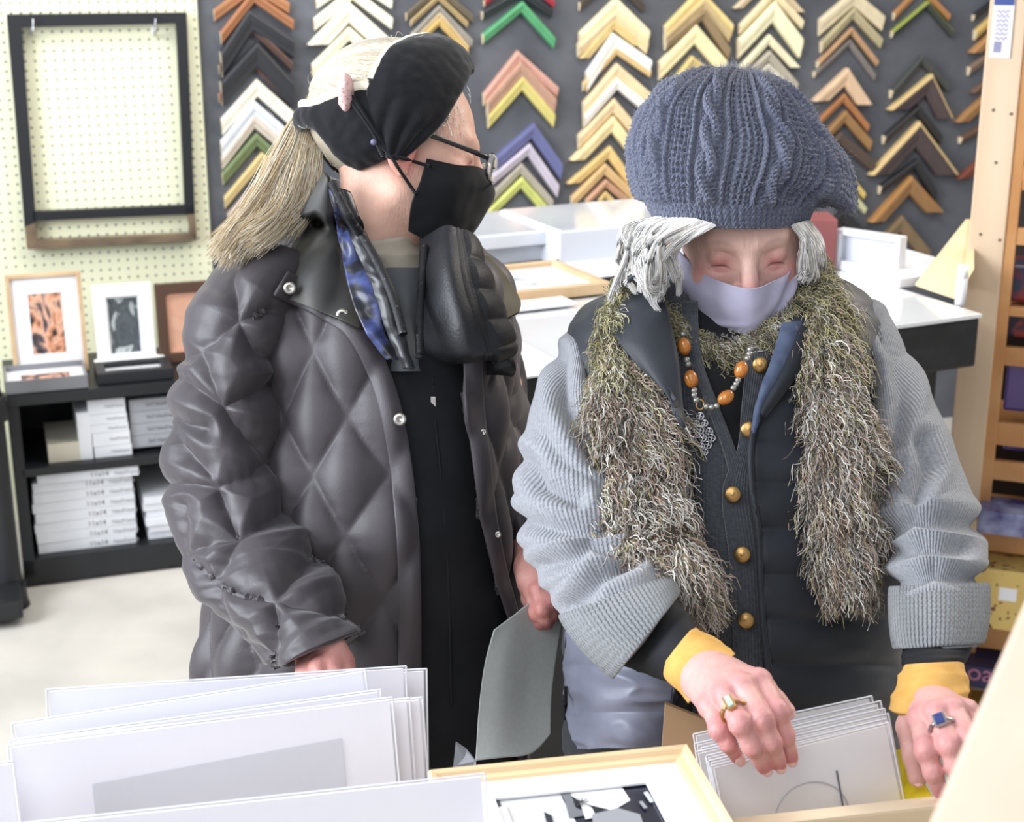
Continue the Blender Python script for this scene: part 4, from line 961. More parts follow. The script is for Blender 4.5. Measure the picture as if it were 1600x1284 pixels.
def dpatch(name, left, right, trees, off, m, parent, nu=16, nv=70, th=.003, bulge=.004, mid=None, dflt=1.8, ribs=None, foldamp=0, closed=False):
    """strip of cloth between two outlines, laid over what is under it"""
    n = max(len(left), len(right)); A = catmull(np.array(left, float), nv); B = catmull(np.array(right, float), nv)
    if mid is not None: Mi = catmull(np.array(mid, float), nv)
    G = np.zeros((nv, nu, 3)); D = np.zeros((nv, nu)); X = np.zeros((nv, nu)); Y = np.zeros((nv, nu))
    for j in range(nu):
        t = j/(nu-1); p = A*(1-t)+B*t
        if mid is not None: p = A*(1-t)*(1-t)+Mi*2*t*(1-t)+B*t*t if False else (A+(Mi-A)*2*t if t < .5 else Mi+(B-Mi)*(2*t-1))
        X[:, j] = p[:, 0]; Y[:, j] = p[:, 1]
    last = dflt
    for i in range(nv):
        for j in range(nu):
            d = drape(trees, X[i, j], Y[i, j]) if trees else None
            if d is None: d = D[i, j-1] if j else (D[i-1, 0] if i else dflt)
            D[i, j] = d
    for _ in range(4):
        E = np.pad(D, 1, mode='edge'); D = (E[:-2, 1:-1]+E[2:, 1:-1]+E[1:-1, :-2]+E[1:-1, 2:]+2*D)/6
    t = np.linspace(0, 1, nu)[None]; D = D-off-bulge*np.sin(math.pi*t)
    if ribs: D = D-ribs[1]*(np.abs(np.sin(math.pi*np.linspace(0, ribs[0], nv)))**.5)[:, None]
    G = W(X, Y, D); Vv = np.linspace(0, 1, nv)[:, None]*np.linalg.norm(np.diff(G[:, 0], axis=0), axis=1).sum()+0*X; Uu = t*np.linalg.norm(G[:, -1]-G[:, 0], axis=1).mean()+0*X
    if foldamp: G = fold(G, Uu, Vv, foldamp, 4.4, 18, 30, False)
    o = obj(name, gridmesh(name, G, Uu, Vv, False), m, parent)
    if th: solid(o, th, -1)
    return o, G
dpatch('placket', [(428, 462), (505, 500), (545, 530), (580, 600), (603, 690), (616, 800), (622, 920), (622, 1240)], [(450, 424), (545, 474), (585, 525), (620, 610), (640, 700), (652, 800), (658, 920), (658, 1240)], [coat1, sl1], .006, M_coat, P1, 14, 120, .006, .004)
dpatch('placket', [(722, 530), (728, 640), (738, 720), (749, 800), (768, 885), (797, 980)], [(752, 530), (758, 640), (768, 720), (776, 800), (792, 885), (818, 980)], [coat1], .012, M_coat, P1, 10, 60, .005, .003)
dpatch('collar', [(505, 268), (470, 335), (449, 410), (426, 458)], [(520, 290), (536, 370), (552, 440), (566, 512)], [coat1, inner1], .018, M_collar, P1, 24, 60, .006, .012, dflt=1.85)
dpatch('blue_lining', [(516, 295), (527, 360), (538, 415), (552, 475), (576, 525), (606, 560)], [(524, 296), (546, 360), (578, 425), (594, 470), (600, 520), (622, 562)], [coat1, inner1], .030, mat('blue_satin', (62, 74, 128), .35, c2=(28, 29, 36), nscale=34, ramp=(.42, .56), sheen=.2), P1, 14, 60, .003, .004, foldamp=.003, dflt=1.83)
M_vel = mat('black_velvet', (32, 32, 35), .6, spec=.4, c2=(120, 120, 122), nscale=160, ramp=(.62, .8), bump=.4, bscale=260)
dpatch('inner_collar', [(524, 290), (538, 345), (562, 402), (586, 458), (606, 518), (632, 575)], [(545, 300), (572, 368), (600, 422), (618, 470), (632, 525), (645, 577)], [coat1, inner1], .040, mat('black_leather', (34, 35, 38), .38, c2=(42, 42, 46), nscale=20), P1, 18, 60, .004, .006, foldamp=.003, dflt=1.82)
def drapetube(name, pts, trees, off, r, m, parent, n=60, ns=8, dflt=1.8, rad=None):
    P = catmull(np.array(pts, float), n); D = []; last = dflt
    for x, y in P:
        d = drape(trees, x, y); last = d if d is not None else last; D.append(last)
    D = np.array(D); D = np.convolve(np.pad(D, 4, mode='edge'), np.ones(9)/9, 'valid')-off; L = W(P[:, 0], P[:, 1], D)
    V, Q, _ = tubes(L[None], r if rad is None else rad, ns); return obj(name, mesh_np(name, V, Q), m, parent), L
_, LV = drapetube('velvet_trim', [(518, 284), (540, 328), (565, 368), (592, 415), (614, 465), (630, 522)], [coat1, inner1], .05, .0055, M_vel, P1, dflt=1.82)
_, LV2 = drapetube('velvet_trim', [(664, 385), (660, 430), (656, 490), (655, 560)], [coat1, inner1], .03, .0045, M_vel, P1, dflt=1.82)
# neck of the tan shirt, grey top
Gk, Uk, Vk = loft([(545, 372, 650, 362, 1.915, .055, 8), (552, 392, 662, 390, 1.915, .058, 10), (556, 412, 668, 412, 1.92, .06, 12), (556, 440, 668, 440, 1.93, .062, 12)], 90, 40)
obj('turtleneck', gridmesh('turtleneck', fold(Gk, Uk, Vk, .004, 2, 3, 40), Uk, Vk), mat('tan_jersey', (176, 166, 150), .85, c2=(188, 178, 162), nscale=40), P1)
Gk, Uk, Vk = loft([(566, 418, 668, 418, 1.915, .06), (575, 470, 672, 470, 1.90, .075), (580, 580, 675, 580, 1.86, .075)], 80, 30)
obj('grey_top', gridmesh('grey_top', Gk, Uk, Vk), mat('grey_jersey', (98, 102, 106), .9), P1)
# black puffer hood folded over the far shoulder, olive flap behind
M_puff = mat('black_puffer', (28, 29, 31), .5, spec=.4, c2=(42, 43, 48), nscale=20, bump=.3, bscale=300)
Cq = [[(655, 372, 1.86), (700, 352, 1.83), (742, 378, 1.86)], [(655, 430, 1.82), (705, 420, 1.77), (762, 432, 1.83)], [(658, 490, 1.80), (720, 490, 1.745), (786, 490, 1.82)], [(664, 545, 1.80), (735, 552, 1.75), (802, 535, 1.83)], [(672, 572, 1.84), (735, 565, 1.80), (795, 545, 1.85)]]
Gq = patch(Cq, 80, 110); uu, vv = np.meshgrid(np.linspace(0, .14, 80), np.linspace(0, .2, 110)); Gq = Gq+gnormals(Gq, False)*(.006*np.abs(np.sin(uu/.14*math.pi*3))**.5*(uu > .09)+.005*noise(np.stack([uu*18+vv*14, vv*22, uu*0], -1))+.006*np.abs(np.sin(vv/.2*math.pi*5.5))**.5*(uu > .1))[..., None]
solid(obj('hood', gridmesh('hood', Gq, uu, vv, False), M_puff, P1), .02, -1)
Cq = [[(735, 395, 1.90), (765, 400, 1.91)], [(752, 430, 1.89), (792, 432, 1.91)], [(772, 470, 1.88), (813, 468, 1.91)], [(786, 500, 1.88), (812, 486, 1.9)]]
solid(obj('olive_hood_flap', gridmesh('flap', patch(Cq, 20, 40), None, None, False), mat('olive_cloth', (88, 84, 66), .7, c2=(104, 100, 82), nscale=22), P1), .008, -1)
def snap(px, py, trees, m, parent, r=.0075, name='snap_button', off=.012, dflt=1.75):
    d = drape(trees, px, py); d = (d if d else dflt)-off; return lathe(name, [(0, .002), (r*.35, .0018), (r*.4, .0035), (r*.75, .004), (r, .002), (r*1.02, -.003)], m, parent, W(px, py, d), tuple(-ray(px, py)), 20)
M_snap = mat('nickel_snap', (196, 192, 184), .3, metal=.85)
for x, y in ((453, 450), (535, 492), (625, 655)): snap(x, y, [coat1, sl1], M_snap, P1, off=.02)
for x, y in ((755, 675), (778, 835)): snap(x, y, [coat1], M_snap, P1, .004, off=.012)
d = drape([inner1], 677, 628)-.004
obj('zip_pull', boxmesh(.006, .003, .014, .001), M_steel, P1, W(677, 628, d)); drapetube('zipper', [(676, 590), (678, 640), (690, 760), (700, 900), (705, 1100)], [inner1], .002, .002, M_blackc, P1)
# trousers and shoes
for x0, x1 in ((440, 590), (600, 750)):
    G, U, V = loft([(x0-20, 1130, x1+10, 1130, 1.96, .09), (x0, 1400, x1, 1400, 1.97, .085), (x0+20, 1700, x1-20, 1700, 1.98, .065), (x0+30, 1935, x1-30, 1935, 1.98, .055)], 48, 40); obj('trouser_leg', gridmesh('trouser_leg', fold(G, U, V, .004, 3), U, V), M_trouser, P1)
def shoe(x, y, d, parent, m):
    p = W(x, y, d); p = np.array([p[0], p[1]-.03, .045])
    v, q = surfnets(lambda P: smax(smin(s_ell(P, p+[0, -.03, 0], (.045, .11, .045)), s_ball(P, p+[0, .05, .02], .045), .02), -(P[:, 2]-.002), .005), p-[.08, .18, .06], p+[.08, .14, .09], .007); obj('shoe', mesh_np('shoe', v, q), m, parent)
shoe(515, 1950, 1.98, P1, M_trouser); shoe(675, 1950, 1.98, P1, M_trouser)
# ---- headband
EC = np.array([0, -.017, .053]); ER = np.array([.088, .118, .104])
def onband(dirs, infl=0): return H1.w(EC+dirs*(ER+infl))
tb = np.array([[0, 14, 48], [25, 10, 44], [53, -10, 40], [73, -17, 35], [84, -19, 31], [97, -18, 26], [112, -14, 16], [126, -5, 5]], float)
tb = np.vstack([tb[:0:-1]*[-1, 1, 1], tb])
tt = catmull(tb, 150); ph = np.linspace(0, 1, 44)[None]
th_ = R_(1)*tt[:, :1]; pf = R_(1)*(tt[:, 1:2]+(tt[:, 2:3]-tt[:, 1:2])*ph)
D = np.stack([np.cos(pf)*np.sin(th_), np.sin(pf), np.cos(pf)*np.cos(th_)], -1)
Gb = onband(D, .0)+0
puff = .008*np.sin(math.pi*ph)**.6+0*th_; Gb = Gb+gnormals(Gb, False)*0
nb = (D/ER); nb /= np.linalg.norm(nb, axis=2, keepdims=True); nb = nb@H1.M.T
pinch = np.clip((np.abs(np.degrees(th_))-85)/40, 0, 1)
Gb = Gb+nb*(puff+.0022*noise(D*9)+.004*pinch*np.sin(ph*22+th_*3))[..., None]
M_band = mat('black_fleece', (25, 26, 29), .85, spec=.2, sheen=.25, c2=(32, 32, 36), nscale=24, bump=.3, bscale=700)
hb = obj('headband', gridmesh('headband', Gb, None, None, False), M_band, P1); solid(hb, .004, -1); band_t = bvh(Gb, False)
tb = np.array([[-8, -8, -34], [5, 4, -42], [20, 7, -50], [32, 4, -53], [46, -2, -46], [58, -6, -26], [75, -6, -22], [90, -6, -22]], float); tb = np.vstack([tb, tb[-2::-1]*[-1, 1, 1]+[180, 0, 0]])
tt = catmull(tb, 160); al = R_(1)*tt[:, :1]; lf = R_(1)*(tt[:, 1:2]+(tt[:, 2:3]-tt[:, 1:2])*ph)
D2 = np.stack([np.cos(lf)*np.cos(al), -np.cos(lf)*np.sin(al), np.sin(lf)], -1); nb = D2/ER; nb /= np.linalg.norm(nb, axis=2, keepdims=True); nb = nb@H1.M.T
Gb2 = onband(D2, -.002)+nb*(.009*np.sin(math.pi*ph)**.6+.002*noise(D2*9))[..., None]
hb2 = obj('headband_back', gridmesh('headband_back', Gb2, None, None, False), M_band, P1); solid(hb2, .004, -1)
M_cream = mat('cream_lining', (240, 234, 214), .8)
for pts, rr in ((Gb[38:112, 0], .006), (Gb2[10:70, 0], .0065)):
    L = pts[None]; V, Q, _ = tubes(L, rr, 10); obj('cream_lining', mesh_np('lining', V, Q), M_cream, P1)
tree_h1 = BVHTree.FromPolygons(hv.tolist(), hq.tolist()); band2_t = bvh(Gb2, False)
# ---- hair: swept back cap, scrunchie, ponytail
rs = np.random.RandomState(5); n = 2600; cols = []
base = np.array([lin((238, 220, 186))[:3], lin((250, 244, 228))[:3], lin((200, 174, 134))[:3], lin((204, 196, 182))[:3]])
sc = H1.w((.01, -.112, .075)); lines = []
for i in range(n):      # over the skull, converging on the tie
    a = rs.uniform(-1, 1)*math.pi*.62; f = rs.uniform(8, 36); st = R_(f)
    s0 = np.array([math.cos(st)*math.sin(a), math.sin(st), math.cos(st)*math.cos(a)])
    q0 = EC+s0*(ER-.012); q1 = np.array([.01, -.105, .072]); K = []
    for t in np.linspace(0, 1, 12):
        dd = (q0-EC)*(1-t)+(q1-EC)*t; dd = dd/np.linalg.norm(dd/(ER-.011+.003*rs.rand()*0)); K.append(EC+dd*(1+.01*math.sin(i)))
    lines.append(H1.w(np.array(K)))
strandobj('hair', np.array(lines), np.full((n, 12), .0011), base[rs.choice(4, n, p=[.25, .4, .1, .25])]*.8, M_hair, P1)
obj('scalp_hair', mesh_np('scalp', *surfnets(lambda P: smax(s_ell(H1.l(P), EC-[0, .002, 0], ER-.013), (H1.l(P)[:, 1]-.0)-.25*H1.l(P)[:, 2], .004), H1.c-np.array([.14, .15, .1]), H1.c+np.array([.14, .15, .19]), .004)), mat('grey_blond', (176, 166, 148), .6, c2=(170, 160, 140), nscale=90), P1)
K = []
paths = [[(508, 158, 1.93), (474, 185, 1.92), (450, 240, 1.89), (432, 310, 1.86), (372, 385, 1.83)], [(508, 160, 1.92), (470, 190, 1.90), (440, 250, 1.87), (405, 320, 1.84), (352, 392, 1.82)],
 [(506, 162, 1.92), (480, 200, 1.90), (462, 260, 1.87), (440, 330, 1.84), (395, 372, 1.82)], [(506, 158, 1.94), (492, 200, 1.91), (485, 260, 1.88), (470, 320, 1.86), (440, 352, 1.84)]]
for i, p in enumerate(paths): K.append(hairlock(p, 1100, .008, (.020, .018, .020, .017)[i], 20, .004, 1.0, i))
for i in range(60):
    p = paths[i % 4]; K.append(hairlock([(x+rs.randn()*2, y+rs.randn()*2, d) for x, y, d in p[:2]]+[(x+rs.randn()*10, y+rs.randn()*6, d+rs.randn()*.01) for x, y, d in p[2:]], 3, .004, .012, 20, .006, 1.5, 50+i))
L = np.concatenate(K); m_ = len(L); cc = base[rs.choice(4, m_, p=[.42, .38, .16, .04])]
strandobj('ponytail', L, .00055*np.linspace(1.1, .6, 20)[None], cc, M_hair, P1)
v, q = surfnets(lambda P: s_ell(P, W(541, 146, 1.815), (.010, .02, .024))+.003*noise(P*140), W(541, 146, 1.815)-.04, W(541, 146, 1.815)+.04, .002)
obj('scrunchie', mesh_np('scrunchie', v, q), mat('pink_fabric', (214, 176, 172), .8, c2=(160, 90, 96), nscale=300, ramp=(.55, .7)), P1)
tubeobj('hair_tie', [W(504, 150, 1.88), W(500, 158, 1.87), W(500, 168, 1.88)], .007, mat('navy_elastic', (44, 58, 76), .7), P1, 10, 12)
lf_ = []      # flyaway hairs and fine hair at the temple
for i in range(60):
    x = rs.uniform(655, 735); y = rs.uniform(130, 210); dd = (drape([tree_h1], x, y) or 1.85)-.001
    L_ = [W(x+s*14*rs.uniform(-.2, .6), y+s*20*rs.uniform(.2, 1), dd-.001) for s in (0, .5, 1)]; lf_.append(catmull(np.array(L_), 6))
strandobj('temple_hair', np.array(lf_), np.full((60, 6), .0004), np.tile(lin((240, 236, 228))[:3], (60, 1)), M_hair, P1)
lf_ = []
for i in range(70):
    x, y = rs.uniform(480, 640), 0; y = 60+(640-x)*.7*rs.uniform(.6, 1) if i % 2 else rs.uniform(170, 330); x = x if i % 2 else rs.uniform(430, 560)
    a = rs.uniform(0, 6.28); L_ = [W(x+math.cos(a+s)*s*rs.uniform(10, 30), y+math.sin(a+s)*s*rs.uniform(10, 30), 1.83+rs.rand()*.05) for s in (0, .4, .8, 1.2)]; lf_.append(catmull(np.array(L_), 8))
strandobj('flyaway_hair', np.array(lf_), np.full((70, 8), .00022), np.tile(lin((226, 220, 206))[:3], (70, 1)), M_hair, P1)
# ---- black face mask and straps
def maskgrid(Hd, rows, nu=70, nv=60):
    C = np.array(rows, float); C = np.concatenate([C, C[:, -2::-1]*[-1, 1, 1]], 1)
    A = catmull(C, nv); B = np.swapaxes(catmull(np.swapaxes(A, 0, 1), nu), 0, 1); return B
mr = [[(.071, .024, -.006), (.064, .062, -.006), (.043, .086, .0), (0, .108, .002)], [(.073, .020, -.034), (.067, .062, -.034), (.046, .088, -.026), (0, .121, -.024)],
      [(.066, .014, -.062), (.056, .055, -.068), (.036, .082, -.068), (0, .103, -.070)], [(.052, .016, -.092), (.045, .045, -.102), (.025, .066, -.108), (0, .078, -.112)]]
B = maskgrid(H1, mr); Gm = H1.w(B); nn = gnormals(Gm, False); Gm = Gm+nn*(.0018*noise(B*55))[..., None]
M_bmask = mat('black_mask_cloth', (24, 25, 28), .8, spec=.25, sheen=.2)
mk = obj('face_mask', gridmesh('face_mask', Gm, None, None, False), M_bmask, P1); solid(mk, .002)
mt_ = bvh(Gm, False); allh = [tree_h1, band_t, band2_t, mt_]
drapetube('mask_strap', [(546, 155), (575, 195), (606, 238), (640, 250), (672, 260)], allh, .004, .0022, M_bmask, P1, 40, 8, 1.80)
drapetube('mask_strap', [(550, 150), (580, 195), (606, 236), (626, 268), (650, 303)], allh, .004, .0022, M_bmask, P1, 40, 8, 1.80)
lathe('strap_toggle', [(0, .003), (.003, .003), (.004, 0), (.003, -.003)], mat('lilac_toggle', (110, 106, 140), .4), P1, W(584, 222, (drape(allh, 584, 222) or 1.8)-.006), tuple(-FW), 12)
# ---- glasses
M_frame = mat('black_acetate', (22, 22, 25), .18, coat=.8); M_clr = mat('clear_acetate', (226, 222, 214), .15, coat=.8)
def hp(*p): return H1.w(np.array(p))
GL = bpy.data.objects.new('glasses', None); COL.objects.link(GL); GL.location = H1.w((0, .1, 0)); par(GL, P1)
for sx in (1, -1):
    ring = [hp(sx*(.034+.025*math.copysign(abs(math.cos(t))**.75, math.cos(t))), .110-.012*abs(math.cos(t)) if math.cos(t)*1 > 0 else .112, .002+.017*math.copysign(abs(math.sin(t))**.75, math.sin(t))) for t in np.linspace(0, 2*math.pi, 33)]
    V_, Q_, _ = tubes(np.array(ring)[None], .0016, 8); obj('lens_rim', mesh_np('rim', V_, Q_), M_frame if sx > 0 else M_clr, GL)
    lp = [ring[i] for i in range(32)]; me = prism(lp, .001, H1.M[:, 1]); obj('lens', me, M_film, GL)
    tl = np.array([hp(sx*.060, .098, .010), hp(sx*.069, .075, .013), hp(sx*.077, .03, .020), hp(sx*.082, -.01, .024)]); V_, Q_, _ = tubes(catmull(tl, 24)[None], np.linspace(.0034, .0026, 24)[None], 8); obj('temple_arm', mesh_np('temple', V_, Q_), M_frame, GL)
    tubeobj('nose_pad', [hp(sx*.009, .110, .004), hp(sx*.010, .104, -.006)], .0022, M_clr, GL, 8, 6)
tubeobj('bridge', [hp(.011, .112, .006), hp(0, .116, .009), hp(-.011, .112, .006)], .0018, M_frame, GL, 8, 12)
# ---- board held in the far hand
Cb = [[(772, 984, 1.745), (804, 960, 1.765), (836, 940, 1.79), (882, 955, 1.81)], [(757, 1040, 1.735), (790, 1030, 1.745), (830, 1020, 1.77), (871, 1015, 1.79)], [(748, 1110, 1.73), (785, 1105, 1.735), (825, 1095, 1.755), (862, 1085, 1.77)], [(743, 1188, 1.725), (780, 1184, 1.725), (830, 1177, 1.735), (860, 1147, 1.75)]]
o = obj('grey_board', gridmesh('grey_board', patch(Cb, 30, 40), None, None, False), mat('pale_grey_board', (160, 164, 162), .7, c2=(166, 170, 168), nscale=200)); solid(o, .002); tag(o, 'pale grey bent board held low between the two people', 'board')
# ================================================================ person two: knit hat, furry scarf, grey sweater
P2 = thing('person', 'person in blue-grey cable knit hat, lilac mask and furry scarf, looking down', 'person', (W(1150, 700, 1.74)[0], W(1150, 700, 1.74)[1], 0))
tau = R_(30); rl = R_(-3)
f2 = -FW*math.cos(tau)-UP*math.sin(tau); u2 = UP*math.cos(tau)-FW*math.sin(tau); u2 = u2+RT*math.sin(rl)
H2 = Head(W(1154, 371, 1.75), frame(f2, u2), .98)
def h2s(P):
    q = H2.l(P); d = head_sdf(q, 1.3); nk = s_cone(P, H2.w((0, -.02, -.04)), W(1150, 520, 1.80), .05, .058); return smin(d, nk, .025)+.0005*noise(P*110)+.0003*noise(P*300)
hv, hq = surfnets(h2s, H2.c-np.array([.12, .17, .2]), H2.c+np.array([.12, .15, .15]), .0018)
Vh = skin_tint(hv, (226, 186, 172), (204, 134, 130), [(H2.w((.031, .085, .004)), .014), (H2.w((-.031, .085, .004)), .014), (H2.w((0, .112, -.02)), .016), (H2.w((.045, .07, -.012)), .016), (H2.w((-.045, .07, -.012)), .016)])
ql = H2.l(hv); ml_ = np.stack([np.abs(ql[:, 0]), ql[:, 1], ql[:, 2]], 1); lash = np.exp(-((ml_[:, 2]-(.0035-28*(ml_[:, 0]-.031)**2))/.0011)**2)*np.exp(-((ml_[:, 0]-.031)/.0105)**4)*(ql[:, 1] > .06)
Vh = Vh*(1-.85*lash[:, None]); brow = np.exp(-((ml_[:, 2]-.033+.25*np.abs(ml_[:, 0]-.03))/.003)**2)*np.exp(-((ml_[:, 0]-.031)/.014)**4)*(ql[:, 1] > .05); Vh = Vh*(1-.22*brow[:, None])
cz = [(W(1150, 560, 1.81), W(1150, 760, 1.79), .085, .10), (W(1150, 760, 1.79), W(1145, 1200, 1.78), .10, .10), (W(955, 540, 1.80), W(915, 800, 1.70), .045, .04), (W(915, 800, 1.70), W(1050, 1030, 1.48), .036, .018),
 (W(1320, 560, 1.83), W(1450, 800, 1.70), .04, .04), (W(1450, 800, 1.70), W(1460, 1030, 1.49), .036, .018), (W(1080, 1250, 1.80), W(1060, 2060, 1.84), .07, .035), (W(1220, 1250, 1.80), W(1240, 2060, 1.84), .07, .035), (W(955, 540, 1.80), W(1310, 560, 1.83), .045, .04)]
bv, bq = body_coarse(cz)
HC = Hand((1105, 1056, 1.395), [
 [(1186, 1064, 1.345), (1214, 1112, 1.315), (1226, 1148, 1.318), (1235, 1182, 1.33)],
 [(1160, 1072, 1.335), (1191, 1124, 1.300), (1206, 1160, 1.302), (1217, 1193, 1.318)],
 [(1134, 1086, 1.335), (1157, 1130, 1.298), (1176, 1166, 1.300), (1194, 1198, 1.316)],
 [(1110, 1104, 1.345), (1124, 1140, 1.318), (1138, 1162, 1.318), (1152, 1183, 1.328)]],
 [(1188, 1075, 1.375), (1212, 1098, 1.375), (1229, 1112, 1.372)], 1.0)
HD = Hand((1452, 1104, 1.405), [
 [(1438, 1124, 1.355), (1447, 1172, 1.320), (1458, 1206, 1.318), (1469, 1236, 1.325)],
 [(1464, 1114, 1.342), (1484, 1164, 1.310), (1492, 1196, 1.308), (1497, 1226, 1.318)],
 [(1490, 1110, 1.342), (1513, 1152, 1.312), (1520, 1182, 1.312), (1524, 1206, 1.322)],
 [(1510, 1112, 1.352), (1534, 1144, 1.330), (1542, 1168, 1.330), (1546, 1186, 1.338)]],
 [(1424, 1136, 1.385), (1428, 1180, 1.375), (1434, 1216, 1.368)], 1.0)
pa = [(hv, hq, Vh), (bv, bq, np.tile(lin((214, 170, 152))[:3], (len(bv), 1)))]
for hd, arm in ((HC, (W(1062, 1026, 1.46), .019)), (HD, (W(1458, 1050, 1.47), .019))):
    v, q = hd.mesh(.0014, arm); pa.append((v, q, skin_tint(v, (212, 162, 154), (186, 98, 108), hd.spots(), 1.8)))
V, Q, C = join_arrays(pa); obj('body', mesh_np('body', V, Q, col=C), M_skin, P2)
HC.nails(P2, M_nail); HD.nails(P2, M_nail)
# rings
def ringon(name, a, b, t, r, m, stone, sm, sc_):
    a = np.asarray(a); b = np.asarray(b); p = a+(b-a)*t; u = (b-a)/np.linalg.norm(b-a); n = CAM-p; n = n-u*(n@u); n /= np.linalg.norm(n); x = np.cross(u, n)
    L = np.array([p+(x*math.cos(s)+n*math.sin(s))*r for s in np.linspace(0, 2*math.pi, 33)]); V, Q, _ = tubes(L[None], .0016, 8); o = obj(name, mesh_np(name, V, Q), m, P2)
    c = p+n*(r+.0015); mm = Matrix(((x[0], u[0], n[0], c[0]), (x[1], u[1], n[1], c[1]), (x[2], u[2], n[2], c[2]), (0, 0, 0, 1)))
    me = boxmesh(sc_[0], sc_[1], .004, .0014); me.transform(mm); obj('ring_stone', me, sm, o)
    me = boxmesh(sc_[0]+.0035, sc_[1]+.0035, .0025, .001, (0, 0, -.001)); me.transform(mm); obj('ring_setting', me, m, o); return o
M_gold = mat('gold', (190, 152, 96), .38, metal=.9); M_silver = mat('silver', (176, 176, 180), .32, metal=1)
ringon('gold_ring', HC.f[2][0], HC.f[2][1], .62, .0116, M_gold, None, mat('aqua_stone', (170, 206, 200), .1, coat=1), (.005, .014))
ringon('silver_ring', HD.f[1][0], HD.f[1][1], .5, .0120, M_silver, None, mat('blue_stone', (50, 62, 120), .08, coat=1), (.008, .011))
# ---- torso layers
M_card_k = knit('charcoal_knit', (70, 74, 80), (88, 92, 98), 330, 300, .7, .0016)
M_swt = knit('grey_wool_knit', (136, 138, 144), (160, 162, 168), 235, 260, .6, .0018)
M_swt2 = knit('grey_garter_knit', (140, 144, 148), (166, 170, 174), 190, 130, 1, .0035)
M_vest = mat('navy_vest_nylon', (32, 36, 42), .58, spec=.4, c2=(40, 44, 52), nscale=9, bump=.15, bscale=350, sheen=.15)
trow = [(1075, 425, 1235, 418, 1.80, .06), (1000, 448, 1304, 438, 1.81, .08), (925, 482, 1348, 474, 1.805, .10), (898, 560, 1378, 552, 1.79, .125), (898, 700, 1398, 690, 1.775, .14), (900, 850, 1394, 850, 1.765, .145), (908, 1000, 1390, 1000, 1.765, .15), (908, 1170, 1390, 1160, 1.765, .155), (908, 1330, 1390, 1330, 1.77, .15)]
G, U, V = loft(trow, 130, 110, -.006); obj('black_shirt', gridmesh('shirt', G, U, V), M_blackc, P2); sh2 = bvh(G)
G, U, V = loft(trow, 240, 220, .004); G = fold(G, U, V, .002, 3.1, 4, 8)
Vn = [(1070, 420), (1085, 530), (1104, 590), (1124, 640), (1150, 708), (1158, 738), (1160, 690), (1164, 620), (1174, 555), (1200, 480), (1235, 410)]
obj('cardigan', cutgrid('cardigan', G, U, V, Vn), M_card_k, P2); solid(bpy.data.objects['cardigan'], .004, -1); ca2 = bvh(G)
dpatch('button_band', [(1166, 556), (1158, 640), (1152, 700), (1128, 770), (1138, 865), (1144, 970), (1146, 1100), (1146, 1200)], [(1206, 540), (1188, 640), (1176, 700), (1172, 770), (1184, 865), (1190, 970), (1196, 1100), (1200, 1200)], [ca2, sh2], .003, M_card_k, P2, 14, 120, .004, .002)
dpatch('neck_band', [(1062, 470), (1076, 560), (1102, 630), (1128, 700), (1142, 752)], [(1090, 470), (1096, 556), (1120, 626), (1148, 698), (1160, 748)], [ca2, sh2], .003, M_card_k, P2, 8, 60, .004, .002)
G, U, V = loft(trow, 260, 300, .018, .95); n = gnormals(G); baf = np.abs(np.sin(math.pi*V/.052))**.5*np.clip((V-.16)/.08, 0, 1)
G = G+n*(.007*baf+.0028*noise(np.stack([U*24, V*55, U*0], -1))-.003)[..., None]
vo = [(1000, 410), (1010, 480), (1035, 600), (1063, 660), (1086, 740), (1090, 850), (1090, 1000), (1075, 1400), (1235, 1400), (1210, 1110), (1194, 998), (1188, 917), (1184, 827), (1174, 754), (1174, 691), (1188, 650), (1231, 583), (1262, 500), (1290, 410)]
obj('vest', cutgrid('vest', G, U, V, vo), M_vest, P2); solid(bpy.data.objects['vest'], .008, -1); ve2 = bvh(G)
drapetube('vest_edge', vo[2:8], [ve2], .003, .0035, M_vest, P2, 80); drapetube('vest_edge', vo[8:18], [ve2], .003, .0035, M_vest, P2, 80)
# stand-up collar flaps and denim facing
dpatch('vest_collar', [(985, 428), (972, 470), (960, 520), (1000, 575), (1036, 604)], [(1040, 470), (1050, 510), (1060, 560), (1066, 620), (1072, 668)], [ve2, ca2], .046, M_vest, P2, 16, 50, .006, .008, dflt=1.7)
dpatch('vest_collar', [(1240, 470), (1232, 520), (1212, 580), (1184, 640)], [(1290, 470), (1284, 505), (1250, 580), (1196, 652)], [ve2, ca2], .012, M_vest, P2, 12, 50, .006, .006, dflt=1.7)
dpatch('denim_facing', [(1222, 505), (1206, 560), (1184, 620), (1176, 672)], [(1262, 500), (1228, 566), (1194, 630), (1178, 678)], [ve2, ca2], .013, mat('denim_blue', (66, 76, 102), .8, c2=(84, 96, 122), nscale=60), P2, 12, 40, .003, .003, foldamp=.002, dflt=1.7)
M_vest_lit = mat('vest_nylon_lit', (104, 106, 122), .45, c2=(122, 124, 140), nscale=10, bump=.3, bscale=60)  # vest nylon with light from the left painted in as lilac-grey
dpatch('side_panel', [(888, 985), (886, 1060), (890, 1120), (905, 1168)], [(1000, 1005), (1052, 1070), (1048, 1110), (1040, 1168)], [ve2], .010, M_vest_lit, P2, 60, 60, .004, .02, dflt=1.7, foldamp=.006)  # lower left of the vest, its lit tone put into the colour
M_zip = mat('dark_zip', (40, 42, 48), .3, metal=.6)
drapetube('pocket_zip', [(1055, 1076), (1050, 1110), (1040, 1172)], [ve2], .018, .003, M_zip, P2); drapetube('pocket_zip', [(888, 990), (884, 1060), (882, 1124)], [ve2], .016, .003, M_zip, P2)
